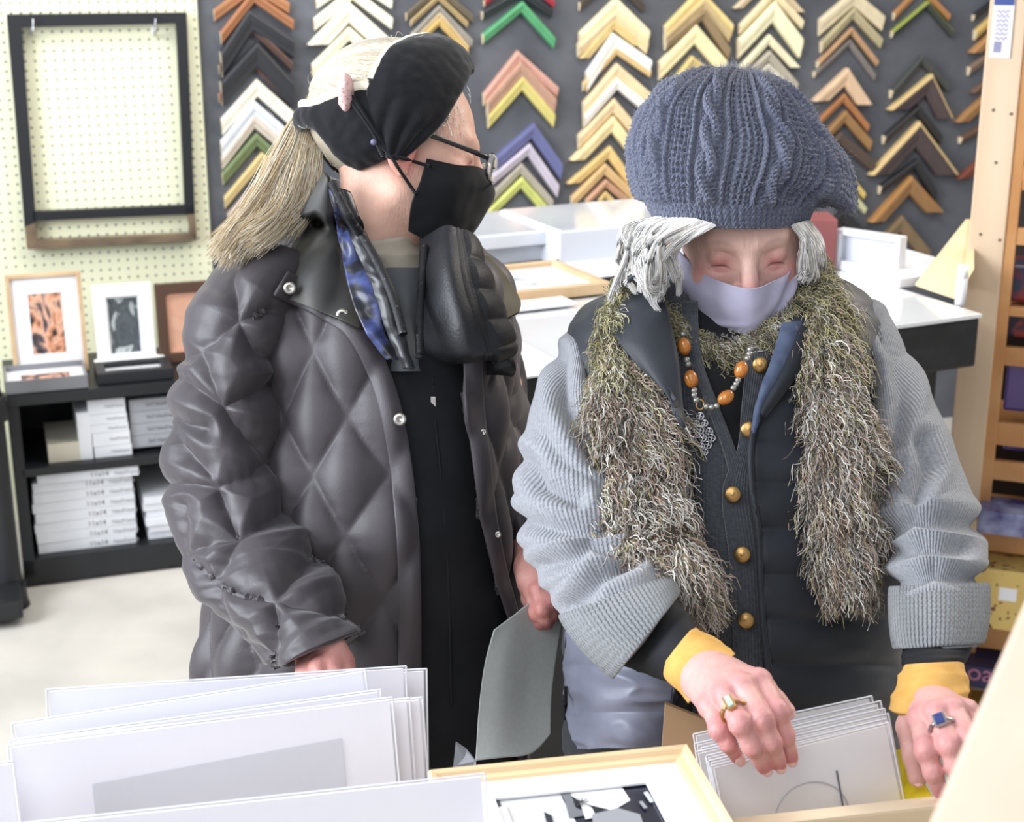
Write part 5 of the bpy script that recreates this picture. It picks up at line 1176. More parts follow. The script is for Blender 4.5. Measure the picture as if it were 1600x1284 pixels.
p = W(884, 1085, (drape([ve2], 892, 1085) or 1.72)-.022); obj('zip_pull', boxmesh(.004, .003, .02, .001), M_zip, P2, p)
def button(px, py):
    d = drape([ca2], px, py)-.010; n = -ray(px, py); o = lathe('gold_button', [(0, .0062), (.0012, .0061), (.0018, .0055), (.0032, .0058), (.004, .0052), (.0054, .0055), (.0062, .0044), (.0078, .0046), (.0088, .001), (.008, -.003)], M_gold, P2, W(px, py, d), tuple(n), 28); return o
for x, y in ((1188, 570), (1170, 671), (1145, 772), (1160, 866), (1166, 969)): button(x, y)
# ---- sleeves
def sleeve(rows, cuff, inner, yellow, seed, creases=()):
    G, U, V = loft(rows, 220, 300); G = creased(G, creases, .011, 12); G = G+gnormals(G)*(.006*noise(np.stack([U*4, V*8, U*0+seed], -1))+.003*noise(np.stack([U*6, V*20, U*0+seed+3], -1)))[..., None]
    solid(obj('sweater_sleeve', gridmesh('sleeve', G, U, V), M_swt, P2), .006, -1); t = bvh(G)
    G, U, V = loft(cuff, 140, 60, .005); n = gnormals(G); G = G+n*(.004*np.sin(np.linspace(0, math.pi, 60))[:, None]**.5)[..., None]; solid(obj('sweater_cuff', gridmesh('cuff', G, U, V), M_swt2, P2), .008, -1)
    G, U, V = loft(inner, 90, 60); solid(obj('black_undersleeve', gridmesh('undersleeve', fold(G, U, V, .003, seed, 3, 40), U, V), M_blackc, P2), .003, -1)
    G, U, V = loft(yellow, 110, 60); n = gnormals(G); G = fold(G, U, V, .0035, seed+1, 5, 40); solid(obj('yellow_cuff', gridmesh('yellow', G, U, V), mat('mustard_jersey', (208, 158, 78), .85, c2=(218, 170, 92), nscale=60, bump=.3, bscale=700), P2), .003, -1)
    return t
s1 = sleeve([(902, 485, 926, 492, 1.83, .02), (878, 530, 932, 548, 1.80, .055), (844, 605, 946, 625, 1.757, .078), (826, 665, 985, 680, 1.72, .09), (812, 745, 1004, 748, 1.69, .092), (810, 815, 1020, 800, 1.65, .09), (832, 880, 1036, 848, 1.61, .085), (868, 940, 1044, 884, 1.57, .077), (910, 998, 1044, 912, 1.53, .068), (962, 1050, 1052, 938, 1.49, .055)],
 [(880, 958, 1040, 900, 1.555, .072), (915, 1003, 1046, 915, 1.52, .068), (964, 1054, 1056, 937, 1.485, .058)],
 [(950, 1030, 1048, 930, 1.50, .047), (1000, 1046, 1072, 958, 1.47, .043), (1048, 1062, 1092, 990, 1.44, .036)],
 [(1036, 1046, 1082, 984, 1.447, .036), (1040, 1058, 1104, 994, 1.43, .035), (1058, 1076, 1126, 1008, 1.415, .034), (1078, 1096, 1146, 1024, 1.40, .031)], 11.3, [[(809, 812), (863, 824), (939, 826), (1000, 806)], [(850, 884), (895, 866), (922, 845), (968, 862)], [(876, 560), (884, 630), (914, 689), (935, 720)], [(897, 945), (939, 899), (985, 878)], [(826, 720), (850, 760), (900, 780)]])
s2 = sleeve([(1346, 462, 1366, 470, 1.83, .02), (1348, 512, 1398, 516, 1.80, .056), (1350, 605, 1448, 605, 1.76, .08), (1346, 680, 1482, 676, 1.73, .09), (1358, 750, 1510, 745, 1.70, .09), (1370, 815, 1532, 812, 1.66, .088), (1388, 875, 1535, 868, 1.61, .08), (1398, 935, 1534, 930, 1.56, .07), (1404, 985, 1530, 980, 1.52, .062), (1408, 1018, 1524, 1010, 1.495, .056)],
 [(1398, 915, 1537, 910, 1.575, .068), (1402, 965, 1533, 960, 1.535, .063), (1405, 1014, 1528, 1006, 1.50, .056)],
 [(1410, 990, 1520, 990, 1.51, .047), (1412, 1020, 1512, 1018, 1.48, .044), (1414, 1050, 1500, 1044, 1.45, .038)],
 [(1415, 1040, 1500, 1036, 1.455, .037), (1406, 1062, 1507, 1056, 1.435, .037), (1398, 1086, 1510, 1072, 1.42, .042, 8), (1394, 1108, 1508, 1090, 1.405, .044, 14)], 17.9, [[(1371, 510), (1407, 555), (1412, 610), (1398, 690)], [(1375, 840), (1425, 806), (1484, 813), (1535, 822)], [(1394, 862), (1443, 849), (1507, 856)], [(1400, 912), (1461, 890), (1530, 905)], [(1440, 690), (1450, 730), (1430, 775)]])
for x0, x1 in ((1000, 1140), (1160, 1300)):
    G, U, V = loft([(x0-30, 1280, x1+20, 1280, 1.79, .095), (x0, 1550, x1, 1550, 1.81, .085), (x0+20, 1850, x1-20, 1850, 1.84, .06), (x0+30, 2070, x1-30, 2070, 1.85, .055)], 48, 40); obj('trouser_leg', gridmesh('leg', fold(G, U, V, .004, 3), U, V), M_trouser, P2)
shoe(1070, 2080, 1.84, P2, M_trouser); shoe(1230, 2080, 1.84, P2, M_trouser)
# ---- shaggy scarf
SC = bpy.data.objects.new('scarf', None); COL.objects.link(SC); SC.location = W(1150, 560, 1.66); par(SC, P2)
fc_ = {k: np.array(lin(v)[:3]) for k, v in dict(ol=(150, 144, 96), ol2=(186, 178, 132), g=(182, 176, 166), g2=(222, 218, 208), b=(136, 112, 92), d=(72, 66, 58), p=(182, 158, 142)).items()}
def fur_on(G, N, n, L, seed, top_olive, name, down=(0, -1)):
    rs = np.random.RandomState(seed); nv, nu, _ = G.shape; i = rs.randint(1, nv-1, n); j = rs.randint(0, nu, n)
    p = G[i, j]+(G[np.minimum(i+1, nv-1), j]-G[i, j])*rs.rand(n, 1); nr = N[i, j]; v = i/nv; L = L*(np.clip(.55+v*2.2, 0, 1) if name == 'shaggy_fringe' and nu == 60 else 1)
    dn = -UP*1.0; clump = np.stack([noise(p*34+q) for q in (0, 7.3, 19.1)], 1); out = nr*(.45+.5*rs.rand(n, 1))+dn*(.8+.3*rs.rand(n, 1))+rs.randn(n, 3)*.2+clump*1.5; out /= np.linalg.norm(out, axis=1, keepdims=True)
    k = 11; t = np.linspace(0, 1, k)[None, :, None]; Ln = (L*(.55+.75*rs.rand(n)))[:, None, None]
    s1_ = np.cross(out, rs.randn(n, 3)); s1_ /= np.linalg.norm(s1_, axis=1, keepdims=True)+1e-9; s2_ = np.cross(out, s1_)
    ph = rs.rand(n, 1, 1)*6.28; fr = 5+6*rs.rand(n, 1, 1); am = .0042*(.4+rs.rand(n, 1, 1))
    P = p[:, None]+out[:, None]*Ln*t+(dn+clump[:, ::-1]*.8)[:, None]*Ln*.5*t**2+am*t**.7*(s1_[:, None]*np.sin(ph+fr*t*1.8)+s2_[:, None]*np.cos(ph+fr*t*1.8))
    olv = np.clip(top_olive(v, j/nu)+rs.randn(n)*.18, 0, 1); c = np.zeros((n, 3)); r = rs.rand(n)
    pal = np.array([fc_['g'], fc_['g2'], fc_['b'], fc_['d'], fc_['p']])[rs.choice(5, n, p=[.3, .2, .22, .14, .14])]; ol = np.array([fc_['ol'], fc_['ol2'], fc_['d']])[rs.choice(3, n, p=[.5, .35, .15])]
    c = np.where((rs.rand(n) < olv)[:, None], ol, pal)
    strandobj(name, P, np.linspace(.0009, .0004, k)[None]*(.7+.6*rs.rand(n, 1)), c, M_fur, SC)
M_furb = mat('fur_backing', (84, 76, 62), .95, c2=(60, 54, 46), nscale=60)
def tail(rows, n, seed, name, olive, trees=(ve2, ca2, s1, s2)):
    R2 = []
    for xl, yl, xr, yr in rows:
        d = drape(list(trees), (xl+xr)/2, (yl+yr)/2); d = d if d else (R2[-1][4]+.022 if R2 else 1.76); R2.append((xl+9, yl, xr-9, yr, d-.020, .017))
    dd = np.array([r[4] for r in R2]); dd = np.convolve(np.pad(dd, 1, mode='edge'), [.25, .5, .25], 'valid'); R2 = [r[:4]+(float(a), r[5]) for r, a in zip(R2, dd)]
    G, U, V = loft(R2, 60, 90); N_ = gnormals(G); G = G+N_*(.004*noise(G*60))[..., None]
    obj('scarf_backing', gridmesh('backing', G, U, V, True, True), M_furb, SC); fur_on(G, N_, n, .033, seed, olive, name)
tail([(972, 410, 1004, 412), (956, 468, 994, 474), (944, 530, 988, 540), (938, 585, 1014, 592), (928, 640, 1048, 650), (926, 720, 1064, 730), (932, 790, 1078, 790), (948, 850, 1090, 850), (980, 890, 1102, 888), (1030, 922, 1102, 918)], 12000, 3, 'shaggy_fringe', lambda v, u: np.clip(1.15-2.6*v, 0, 1)+.25*(u > .4)*(u < .62))
tail([(1226, 430, 1282, 412), (1246, 462, 1308, 450), (1254, 512, 1326, 505), (1258, 580, 1338, 570), (1260, 640, 1350, 640), (1265, 720, 1366, 720), (1268, 800, 1370, 795), (1280, 856, 1362, 856), (1308, 884, 1350, 882)], 10500, 4, 'shaggy_fringe', lambda v, u: np.clip(1.1-2.2*v, 0, 1))
npth = [(988, 418, 1.74), (1010, 474, 1.72), (1048, 514, 1.70), (1096, 540, 1.69), (1150, 548, 1.688), (1202, 528, 1.69), (1240, 482, 1.705), (1262, 430, 1.73), (1268, 405, 1.76)]
Lp = catmull(np.array([W(*q) for q in npth]), 90); Vt, Qt, _ = tubes(Lp[None], .014, 20); Gt = Vt.reshape(90, 20, 3); Nt = Gt-Lp[:, None]; Nt /= np.linalg.norm(Nt, axis=2, keepdims=True)
obj('scarf_backing', mesh_np('neck_roll', Vt, Qt), M_furb, SC); fur_on(Gt, Nt, 9000, .018, 9, lambda v, u: .5+.35*np.abs(v-.5)*2+0*u, 'shaggy_fringe')
# ---- necklace
NK = bpy.data.objects.new('necklace', None); COL.objects.link(NK); NK.location = W(1110, 600, 1.62); par(NK, P2)
M_amber = mat('amber', (176, 98, 30), .2, coat=.6, c2=(206, 132, 54), nscale=90); M_sb = mat('silver_bead', (168, 166, 160), .35, metal=.7)
def bead(name, px, py, r, m, s=(1, 1, 1), ang=0, off=.016):
    d = (drape([ca2, sh2, ve2], px, py) or 1.64)-off; bm = bmesh.new(); bmesh.ops.create_uvsphere(bm, u_segments=18, v_segments=12, radius=r)
    for v in bm.verts: v.co = Vector((v.co.x*s[0], v.co.y*s[1], v.co.z*s[2]))
    for f in bm.faces: f.smooth = True
    me = bpy.data.meshes.new(name); bm.to_mesh(me); bm.free(); return obj(name, me, m, NK, W(px, py, d), (-PITCH, ang, 0))
for x, y, a in ((1069, 541, -.2), (1080, 592, -.25), (1158, 578, .35), (1134, 621, 1.0)): bead('amber_bead', x, y, .0085, M_amber, (.85, .85, 1.15), a)
for x, y in ((1073, 562), (1075, 569), (1085, 610), (1085, 617), (1088, 625), (1104, 635), (1112, 636), (1120, 634), (1146, 606), (1150, 600), (1153, 594), (1168, 560), (1171, 553), (1172, 546), (1067, 522)): bead('silver_bead', x, y, .0034, M_sb)
dn_ = (drape([ca2, sh2], 1094, 640) or 1.64)-.014; V_, Q_, _ = tubes(np.array([[W(1094+6*math.cos(t), 632+8*math.sin(t), dn_) for t in np.linspace(0, 6.283, 20)]]), .0012, 6); obj('pendant_loop', mesh_np('loop', V_, Q_), M_gold, NK)
pl = []; 
for i, (x, y, r) in enumerate([(1094, 650, 7), (1088, 662, 6), (1101, 661, 6), (1094, 672, 7), (1108, 674, 7), (1112, 684, 7), (1098, 684, 7), (1088, 680, 5), (1106, 695, 7), (1096, 697, 6), (1101, 706, 6)]):
    t = np.linspace(0, 2*math.pi, 9)+.3; L = np.array([[W(x+r*.85*math.cos(a), y+r*.85*math.sin(a), dn_-.001*(i % 2)) for a in t]]); pl.append(L)
    for a in (0, 1.57): pl.append(np.array([[W(x+s*r*.8*math.cos(a+.3), y+s*r*.8*math.sin(a+.3), dn_-.001*(i % 2)) for s in np.linspace(-1, 1, 9)]]))
V_, Q_, _ = tubes(np.concatenate(pl), .0011, 6); obj('filigree_pendant', mesh_np('pendant', V_, Q_), M_silver, NK)
# ---- lilac mask
mr = [[(.080, -.004, .006), (.068, .040, -.002), (.044, .081, -.009), (0, .121, -.008)], [(.080, -.002, -.022), (.070, .045, -.028), (.047, .088, -.032), (0, .121, -.034)],
      [(.077, -.002, -.050), (.068, .043, -.056), (.044, .086, -.060), (0, .118, -.064)], [(.068, -.002, -.074), (.054, .040, -.082), (.028, .082, -.088), (0, .113, -.092)]]
B = maskgrid(H2, mr, 110, 80); Gm = H2.w(B); nn = gnormals(Gm, False)
wrk = .0042*np.sin((B[..., 0]*1.4+B[..., 2])*190+6*noise(B*20))*np.exp(-((B[..., 0]+.045)/.022)**2)+.0022*noise(B*32)+.003*np.exp(-((B[..., 2]+.052+.25*B[..., 0])/.004)**2)*(B[..., 0] > 0)*np.exp(-((B[..., 0]-.04)/.03)**2)
Gm = Gm+nn*wrk[..., None]; mk = obj('face_mask', gridmesh('face_mask', Gm, None, None, False), mat('lilac_cotton', (176, 172, 196), .8, sheen=.2, c2=(182, 178, 200), nscale=60, bump=.2, bscale=900), P2); solid(mk, .0018)
# ---- cable knit hat
hr = [(1024, 340, 1262, 344, 1.755, .122, 14), (1012, 318, 1269, 326, 1.755, .128, 9), (999, 288, 1286, 302, 1.76, .134, 2), (989, 248, 1312, 288, 1.765, .138, -6), (996, 205, 1318, 258, 1.77, .128, -14), (1016, 168, 1286, 212, 1.775, .118, -20), (1046, 140, 1255, 168, 1.78, .098, -20), (1084, 121, 1226, 138, 1.785, .066, -14), (1122, 113, 1196, 119, 1.79, .030, -6), (1150, 111, 1172, 112, 1.79, .004, 0)]
nu, nv = 1100, 420
G, U, V = loft(hr, nu, nv, .0, .88); N_ = gnormals(G)
thv = np.linspace(0, 2*math.pi, nu, endpoint=False)[None]+0*V; tv = V/V.max()
# slouched bulge hanging at the right
x, y, d_ = proj(G.reshape(-1, 3)); x = x.reshape(V.shape); y = y.reshape(V.shape)
blg = np.exp(-(((x-1312)/26)**2+((y-298)/24)**2)); G = G+(RT*.016-UP*.024)[None, None]*blg[..., None]
rib = np.clip((.13-tv)/.03, 0, 1)
nrib = 46; hr_ = .0022*np.abs(np.sin(thv*nrib))**.7
npn = 10; a = (thv*npn/(2*math.pi)+.35) % 1; v = V/.0052
cab = np.zeros_like(a); cx = (a-.25)/.17; inc = np.abs(cx) < 1.15; tw = V/.036*2*math.pi*.5
for s_ in (0, math.pi): c0 = .5*np.sin(tw*1+s_); e = np.clip(1-((cx-c0)/.52)**2, 0, 1); cab = np.maximum(cab, np.sqrt(e)*(1+.35*np.cos(tw+s_)))
cab = cab*inc*.0078
cord = .0048*np.sqrt(np.clip(1-((a-.52)/.035)**2, 0, 1))+.0048*np.sqrt(np.clip(1-((a-.975)/.035)**2, 0, 1))
groove = -.0022*(np.exp(-((a-.045)/.018)**2)+np.exp(-((a-.455)/.018)**2)+np.exp(-((a-.575)/.014)**2)+np.exp(-((a-.925)/.014)**2))
inb = (a > .58)*(a < .92); st = (a-.58)/.34*4; fs = np.abs((st % 1)-.5)
pan = np.floor(thv*npn/(2*math.pi)+.35) % 3
stit = inb*(.0016*np.cos(fs*2*math.pi)*-1+.0010*np.sin(2*math.pi*(v*.8+fs*1.6)))
lace = inb*(pan == 1)*-.0045*np.exp(-(((st-2)/.55)**2))*np.exp(-((((V/.022) % 1)-.5)/.2)**2)
fine = .0009*np.sin(2*math.pi*(v+np.abs(((a*16) % 1)-.5)*1.5))+.0012*noise(np.stack([U*240, V*240, U*0], -1))+.0010*noise(G*110)
cabst = inc*.0008*np.sin(2*math.pi*(V/.0045+cx*.8))
big = .004*noise(G*16)+.003*noise(G*34)
fade = np.clip((1-tv)/.12, .15, 1)
disp = rib*(hr_+fine*.8)+(1-rib)*fade*(cab+cabst+cord+groove+stit+lace+fine)+big*(1-rib)
G = G+N_*disp[..., None]
M_hat = mat('blue_grey_wool', (90, 95, 116), .95, spec=.12, sheen=.45, c2=(124, 128, 146), nscale=420, uv=False, ramp=(.35, .7), bump=.9, bscale=900)
me = gridmesh('knit_hat', G, U, V); hat = obj('knit_hat', me, M_hat, P2); solid(hat, .004, -1)
rs = np.random.RandomState(8); n = 5200; i = rs.randint(nv//8, nv-4, n); j = rs.randint(0, nu, n); p = G[i, j]; nr = N_[i, j]; dr_ = nr*.7+rs.randn(n, 3)*.6; t = np.linspace(0, 1, 4)[None, :, None]
P = p[:, None]+dr_[:, None]*.0045*t*(.5+rs.rand(n, 1, 1))+rs.randn(n, 1, 3)*.0016*t**2
strandobj('wool_fuzz', P, np.full((n, 4), .00016), np.tile(lin((138, 140, 150))[:3], (n, 1)), M_fur, hat)
# ---- silver hair
K = []; rs = np.random.RandomState(12)
def hairsheet(A, B, n, thick, k=18, wave=.003, wf=1.4, seed=0, jit=.004):
    r = np.random.RandomState(seed); a = catmull(np.array([W(*q) for q in A]), k); b = catmull(np.array([W(*q) for q in B]), k); s_ = r.rand(n, 1, 1); t = np.linspace(0, 1, k)[None, :, None]
    cl = np.floor(s_*26); cr = np.random.RandomState(seed+1); ph = cr.rand(40, 3)*6.28; sh = cr.randn(40, 3)
    ci = cl[:, 0, 0].astype(int); s2 = s_+((cl+.5)/26-s_)*.25*t
    return a[None]*(1-s2)+b[None]*s2+(-FW*thick)*np.sin(math.pi*s2)+wave*np.sin(ph[ci][:, None]+wf*6.28*t)*t+sh[ci][:, None]*jit*t**1.5+r.randn(n, 1, 3)*.0012*(.4+t)
K.append(hairsheet([(1118, 352, 1.628), (1092, 366, 1.630), (1062, 382, 1.640), (1046, 408, 1.65), (1042, 440, 1.66)], [(1030, 338, 1.70), (1000, 350, 1.70), (980, 384, 1.69), (984, 418, 1.68), (1000, 456, 1.67)], 2400,   .022, seed=3, wave=.005, jit=.006))
K.append(hairsheet([(1060, 346, 1.65), (1036, 362, 1.65), (1022, 390, 1.65), (1024, 425, 1.65), (1036, 462, 1.655)], [(1020, 344, 1.72), (986, 350, 1.72), (968, 376, 1.71), (972, 410, 1.70), (984, 440, 1.69)], 1500, .012, seed=5, wave=.008, jit=.008))
K.append(hairsheet([(1238, 352, 1.66), (1250, 372, 1.665), (1254, 400, 1.67), (1250, 432, 1.68)], [(1266, 346, 1.71), (1284, 376, 1.71), (1288, 406, 1.71), (1276, 440, 1.72)], 900, .01, seed=9))
L = np.concatenate(K); n = len(L); pal = np.array([lin((226, 224, 222))[:3], lin((240, 238, 236))[:3], lin((178, 176, 174))[:3], lin((200, 192, 176))[:3]])
strandobj('silver_hair', L, .00055*np.linspace(1, .6, 18)[None], pal[rs.choice(4, n, p=[.4, .3, .18, .12])], M_hair, P2)
# ---------------------------------------------------------------- browsing bins in front
FY = 11; FT, FN = yawed(FY)
ZF = .985
fc = onz(1075, 1160, ZF)
Mx = xform((fc[0], fc[1], 0), FY)
T = thing('print_bin', 'pine browsing bin holding the prints in the foreground', 'bin', (fc[0], fc[1]-.25, 0))
M_binwood = mat('bin_wood', (222, 200, 168), .5, c2=(234, 214, 184), nscale=12, wood=(.2, 1, 1))
def fb(name, x0, x1, y0, y1, z0, z1, m=M_binwood, bev=.003): return lbox(name, Mx, ((x0+x1)/2, (y0+y1)/2, (z0+z1)/2), (x1-x0, y1-y0, z1-z0), m, T, bev)
fb('bin_floor', -.75, .34, -.5, .1, .60, .615)
fb('back_rail', -.75, .34, .085, .1, .60, .80); fb('divider', -.205, -.195, -.5, .085, .60, .80)
fb('divider', -.012, .0, -.5, .085, .60, .90)
fb('side_rail', .32, .335, -.5, .085, .60, .90); fb('side_rail', -.765, -.75, -.5, .1, .60, .85)
for x in (-.73, .30):
    for y in (-.46, .06): fb('leg', x-.02, x+.02, y-.02, y+.02, 0, .60)
fr_p = onz(1420, 1258, .93); frl = (Mx.inverted()@Vector(fr_p))
fb('front_rail', .0, .32, frl.y-.008, frl.y+.008, .80, .932)
# matted prints seen from behind
M_back = mat('white_backing', (240, 239, 246), .45, c2=(244, 243, 249), nscale=2)
M_sleeve = mat('clear_sleeve', (250, 250, 255), .12, trans=1, spec=.5)
def standing(name, label, tl, tr, d, lean, hgt, group, th=.004, sleeve=True, m=None, dr=None):
    A_ = W(*tl, d); B_ = onplane(*tr, A_, FN) if dr is None else W(*tr, dr)
    x = (B_-A_); w_ = np.linalg.norm(x); x = x/w_; dn = -np.array([0, 0, 1.])*math.cos(lean)+FN*math.sin(lean); dn -= x*(dn@x); dn /= np.linalg.norm(dn)
    n = np.cross(x, dn); n = n if n@FW < 0 else -n
    T = thing(name, label, 'print', (A_+B_)/2+dn*hgt, 0, group)
    o = obj('backing_board', prism([A_, B_, B_+dn*hgt, A_+dn*hgt], th, -n), m or M_back, T)
    if sleeve:
        e = .0028; P = [A_-x*e-dn*e, B_+x*e-dn*e, B_+x*e+dn*(hgt+e), A_-x*e+dn*(hgt+e)]
        P = [q+n*.0012 for q in P]; obj('clear_sleeve', prism(P, .0004, n), M_film, T)
        for q0, q1 in ((P[0], P[1]), (P[0], P[3]), (P[1], P[2])): tubeobj('sleeve_edge', [q0, q1], .0009, M_edge, T, 6, 2)
    return T, A_, B_, dn, x, n
G1 = 'white backed prints in clear sleeves'
standing('sleeved_print', 'rearmost sleeved print with clear edge reaching furthest right', (130, 1080), (662, 1049), 1.41, .22, .40, G1)
standing('sleeved_print', 'wide sleeved print second from the back, left end beside the carpet', (78, 1081), (630, 1045), 1.385, .22, .39, G1)
standing('sleeved_print', 'rotated thin sleeved print rising towards the hand', (24, 1134), (566, 1050), 1.35, .22, .38, G1)
standing('sleeved_print', 'sleeved print with rumpled right corner behind the grey windowed one', (22, 1160), (590, 1082), 1.33, .22, .37, G1)
standing('sleeved_print', 'right shifted sleeved print just behind the grey windowed one', (110, 1155), (655, 1094), 1.315, .22, .37, G1)
standing('sleeved_print', 'another sleeved print close behind the grey windowed one', (60, 1160), (635, 1095), 1.305, .22, .37, G1)
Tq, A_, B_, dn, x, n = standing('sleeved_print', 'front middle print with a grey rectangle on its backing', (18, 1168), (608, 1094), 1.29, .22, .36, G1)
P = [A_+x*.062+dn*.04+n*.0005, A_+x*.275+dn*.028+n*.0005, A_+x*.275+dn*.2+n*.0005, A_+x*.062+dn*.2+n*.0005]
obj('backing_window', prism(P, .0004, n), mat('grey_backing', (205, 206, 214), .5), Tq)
standing('sleeved_print', 'print at the near left corner of the browsing bin', (-140, 1215), (16, 1194), 1.25, .22, .34, G1)
standing('sleeved_print', 'nearest large sleeved print spanning the bottom left', (-60, 1302), (752, 1214), 1.12, .3, .33, G1)
# wooden framed photograph lying on the bin
M_maple = mat('maple_moulding', (224, 192, 146), .4, c2=(236, 208, 168), nscale=14, wood=(.3, .3, 1))
M_photo = artmat('monochrome_photo', [(20, 22, 40), (34, 36, 60), (150, 152, 156), (226, 228, 230), (240, 240, 242), (90, 92, 98)], 9, .8, 'noise')
c = onz(875, 1181, ZF); wr = float(np.linalg.norm(onz(1075, 1160, ZF)-onz(660, 1203, ZF)))
a_ = onz(1075, 1160, ZF); dirx = np.array([FT[0], FT[1], 0]); ctr_ = a_-dirx*.1125
FTm = xform((ctr_[0]-FN[0]*-.0+0, ctr_[1], ZF), FY, -math.pi/2)
# local z points away from viewer: shift so the far edge passes the corner
hh = .27; FTm = xform(ctr_+FN*hh, FY, -math.pi/2); FTm = Matrix.Translation((0, 0, ZF-float((ctr_+FN*hh)[2])))@FTm
TP = thing('framed_photograph', 'maple framed black and white photograph with white mat lying on the bin', 'picture', ctr_)
def ringmesh(w0, h0, w1, h1, y0, y1, h_):
    bm = bmesh.new(); V = []
    prof = [(0, y1), (0, y0+.003), (.12, y0), (.35, y0+.0015), (.5, y0+.005), (.8, y0+.006), (1, y0+.009), (1, y1)]
    for t, y in prof: V.append([bm.verts.new((xs*(w0+(w1-w0)*t)/2, y, h_/2+zs_*(h0+(h1-h0)*t)/2)) for xs, zs_ in ((-1, -1), (1, -1), (1, 1), (-1, 1))])
    for i in range(len(V)-1):
        for k in range(4): bm.faces.new((V[i][k], V[i][(k+1) % 4], V[i+1][(k+1) % 4], V[i+1][k]))
    bmesh.ops.recalc_face_normals(bm, faces=bm.faces[:]); me = bpy.data.meshes.new('m'); bm.to_mesh(me); bm.free(); return me
me = ringmesh(.225, hh, .225-.034, hh-.034, 0, .02, hh); me.transform(FTm); obj('moulding', me, M_maple, TP)
def flatring(w0, h0, w1, h1, y):
    bm = bmesh.new(); a = [bm.verts.new((i*w0/2, y, hh/2+j*h0/2)) for i, j in ((-1, -1), (1, -1), (1, 1), (-1, 1))]; b = [bm.verts.new((i*w1/2, y, hh/2+j*h1/2)) for i, j in ((-1, -1), (1, -1), (1, 1), (-1, 1))]
    for k in range(4): bm.faces.new((a[k], a[(k+1) % 4], b[(k+1) % 4], b[k]))
    me = bpy.data.meshes.new('m'); bm.to_mesh(me); bm.free(); return me
me = flatring(.192, hh-.033, .127, hh-.033-.052, .009); me.transform(FTm); solid(obj('mat_board', me, M_white, TP), .002)
lbox('photo_print', FTm, (0, .0125, hh/2), (.191, .002, hh-.034), mat('photo_dark', (34, 36, 60), .25, coat=.6, c2=(20, 22, 34), nscale=12), TP, 0)
# shapes in the photograph: pale sails, stalks and shadows (flat print)
def shape(name, pts, colr, lift):
    P = []
    for px, py in pts:
        P.append(onplane(px, py, np.array([0, 0, ZF-.0112+lift]), np.array([0, 0, 1.])))
    me = prism(P, .0001, (0, 0, 1)); obj(name, me, mat('photo_'+str(colr[0]), colr, .3), TP)
for i, (pts, cc) in enumerate([
 ([(773, 1238), (868, 1222), (880, 1250), (900, 1284), (905, 1330), (770, 1330)], (214, 216, 218)),
 ([(860, 1224), (960, 1212), (985, 1250), (958, 1266), (915, 1256)], (236, 237, 238)),
 ([(762, 1240), (775, 1238), (812, 1330), (760, 1330)], (70, 72, 80)),
 ([(868, 1224), (885, 1222), (900, 1262), (925, 1272), (890, 1278), (882, 1250)], (116, 118, 124)),
 ([(905, 1250), (925, 1262), (932, 1276), (915, 1280)], (226, 227, 230)),
 ([(850, 1268), (862, 1274), (866, 1290), (854, 1284)], (40, 42, 52)),
 ([(925, 1272), (965, 1262), (1000, 1272), (1020, 1330), (930, 1330)], (150, 152, 158)),
 ([(1005, 1238), (1012, 1236), (1022, 1252), (1016, 1254)], (200, 202, 206)),
 ([(775, 1262), (790, 1258), (818, 1330), (806, 1330)], (225, 226, 230)),
 ([(998, 1252), (1004, 1251), (1012, 1262), (1006, 1263)], (150, 152, 158))]): shape('photo_shape', pts, cc, .0002*i)
for k in range(9):
    an = k*.7; x0, y0 = 908, 1252
    P = [onz(x0+math.cos(an)*r, y0+math.sin(an)*r*.6, ZF-.009) for r in (1, 6, 12)]; tubeobj('photo_stalk', P, .0004, mat('photo_line', (60, 62, 70), .4), TP, 4, 4)
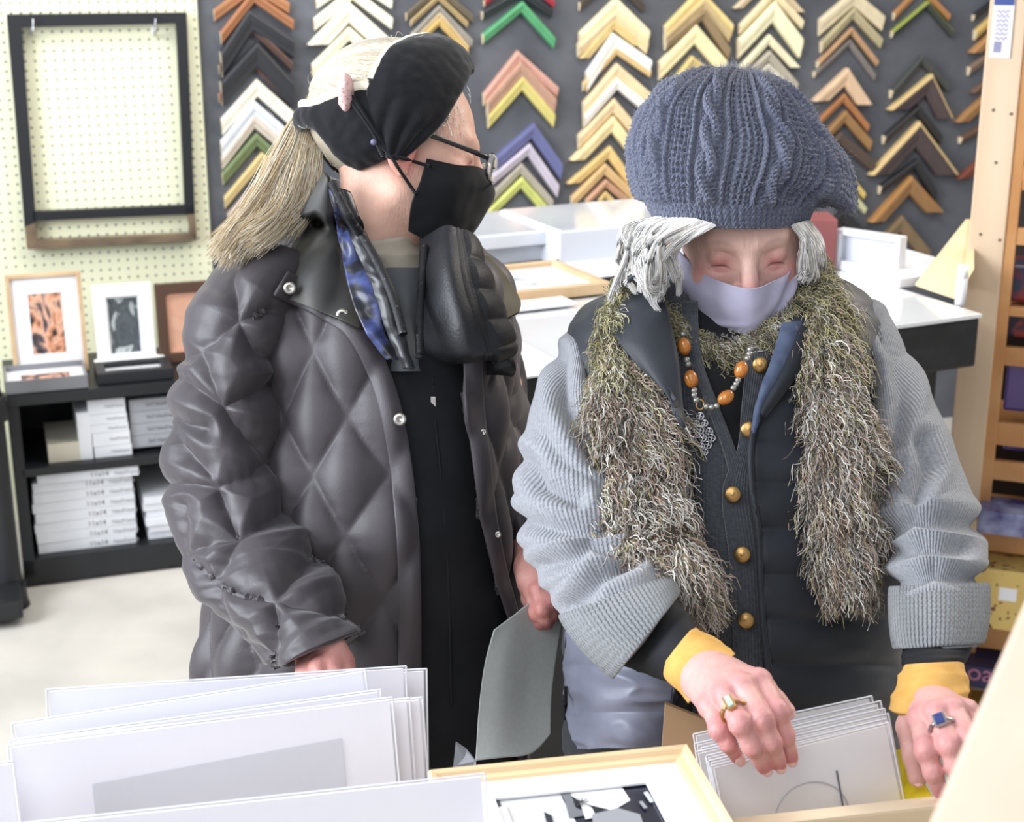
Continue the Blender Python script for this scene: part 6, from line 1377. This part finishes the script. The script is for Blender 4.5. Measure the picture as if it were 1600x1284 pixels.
# greeting cards in clear sleeves under the hand
G2 = 'clear sleeved cards under the hand'
M_card = mat('pale_card', (236, 233, 233), .45, c2=(242, 240, 240), nscale=3)
cards = [((1088, 1150), (1358, 1092), 1.45, 'rearmost'), ((1090, 1165), (1372, 1100), 1.435, 'second from the back'), ((1100, 1172), (1366, 1108), 1.42, 'third from the back'),
 ((1092, 1178), (1378, 1112), 1.405, 'middle'), ((1108, 1184), (1384, 1120), 1.39, 'third from the front'), ((1112, 1192), (1380, 1128), 1.375, 'second from the front')]
for tl, tr, d, lb in cards: standing('sleeved_card', '%s pale card in the pile under the ringed hand' % lb, tl, tr, d, .30, .22, G2, .003, True, M_card)
Tq, A_, B_, dn, x, n = standing('sleeved_card', 'front card with an embossed oval in the pile under the ringed hand', (1116, 1200), (1384, 1134), 1.355, .30, .2, G2, .003, True, M_card)
P = [A_+x*(.078+.034*math.cos(t))+dn*(.062+.03*math.sin(t))+n*.0022 for t in np.linspace(math.pi*.8, 2.1*math.pi, 24)]; tubeobj('oval_line', P, .0005, mat('grey_line', (176, 176, 182), .5), Tq, 5, 24)
P = [A_+x*.108+dn*.028+n*.0022, A_+x*.106+dn*.115+n*.0022]; tubeobj('slit', P, .0009, mat('dark_line', (104, 106, 116), .5), Tq, 5, 2)
# yellow tray and cardboard behind the cards
q = [W(1392, 1185, 1.44), W(1412, 1180, 1.44), W(1428, 1196, 1.42), W(1466, 1262, 1.34), W(1462, 1300, 1.33), W(1385, 1300, 1.36)]
o = obj('yellow_folder', prism(q, .012, (0, 1, 0)), mat('yellow_plastic', (238, 214, 30), .35), None); tag(o, 'bright yellow plastic folder between the cards and the front rail', 'folder')
q = [W(1040, 1100, 1.56), W(1110, 1128, 1.54), W(1130, 1165, 1.52), W(1110, 1230, 1.5), W(1030, 1230, 1.52)]
o = obj('cardboard_piece', prism(q, .006, (0, 1, 0)), mat('brown_cardboard', (150, 118, 84), .8), None); tag(o, 'brown cardboard behind the clear sleeved cards', 'cardboard')
q = [W(708, 1200, 1.5), W(712, 1161, 1.52), W(728, 1172, 1.52), W(744, 1192, 1.5), W(742, 1215, 1.5)]
o = obj('plastic_bag_corner', prism(q, .004, (0, 1, 0)), mat('grey_film', (150, 152, 158), .3), None); tag(o, 'folded grey plastic corner behind the maple frame', 'bag')
# ---------------------------------------------------------------- detach helper custom properties
for o in bpy.data.objects:
    for k in ('_s', '_w'):
        if k in o: del o[k]
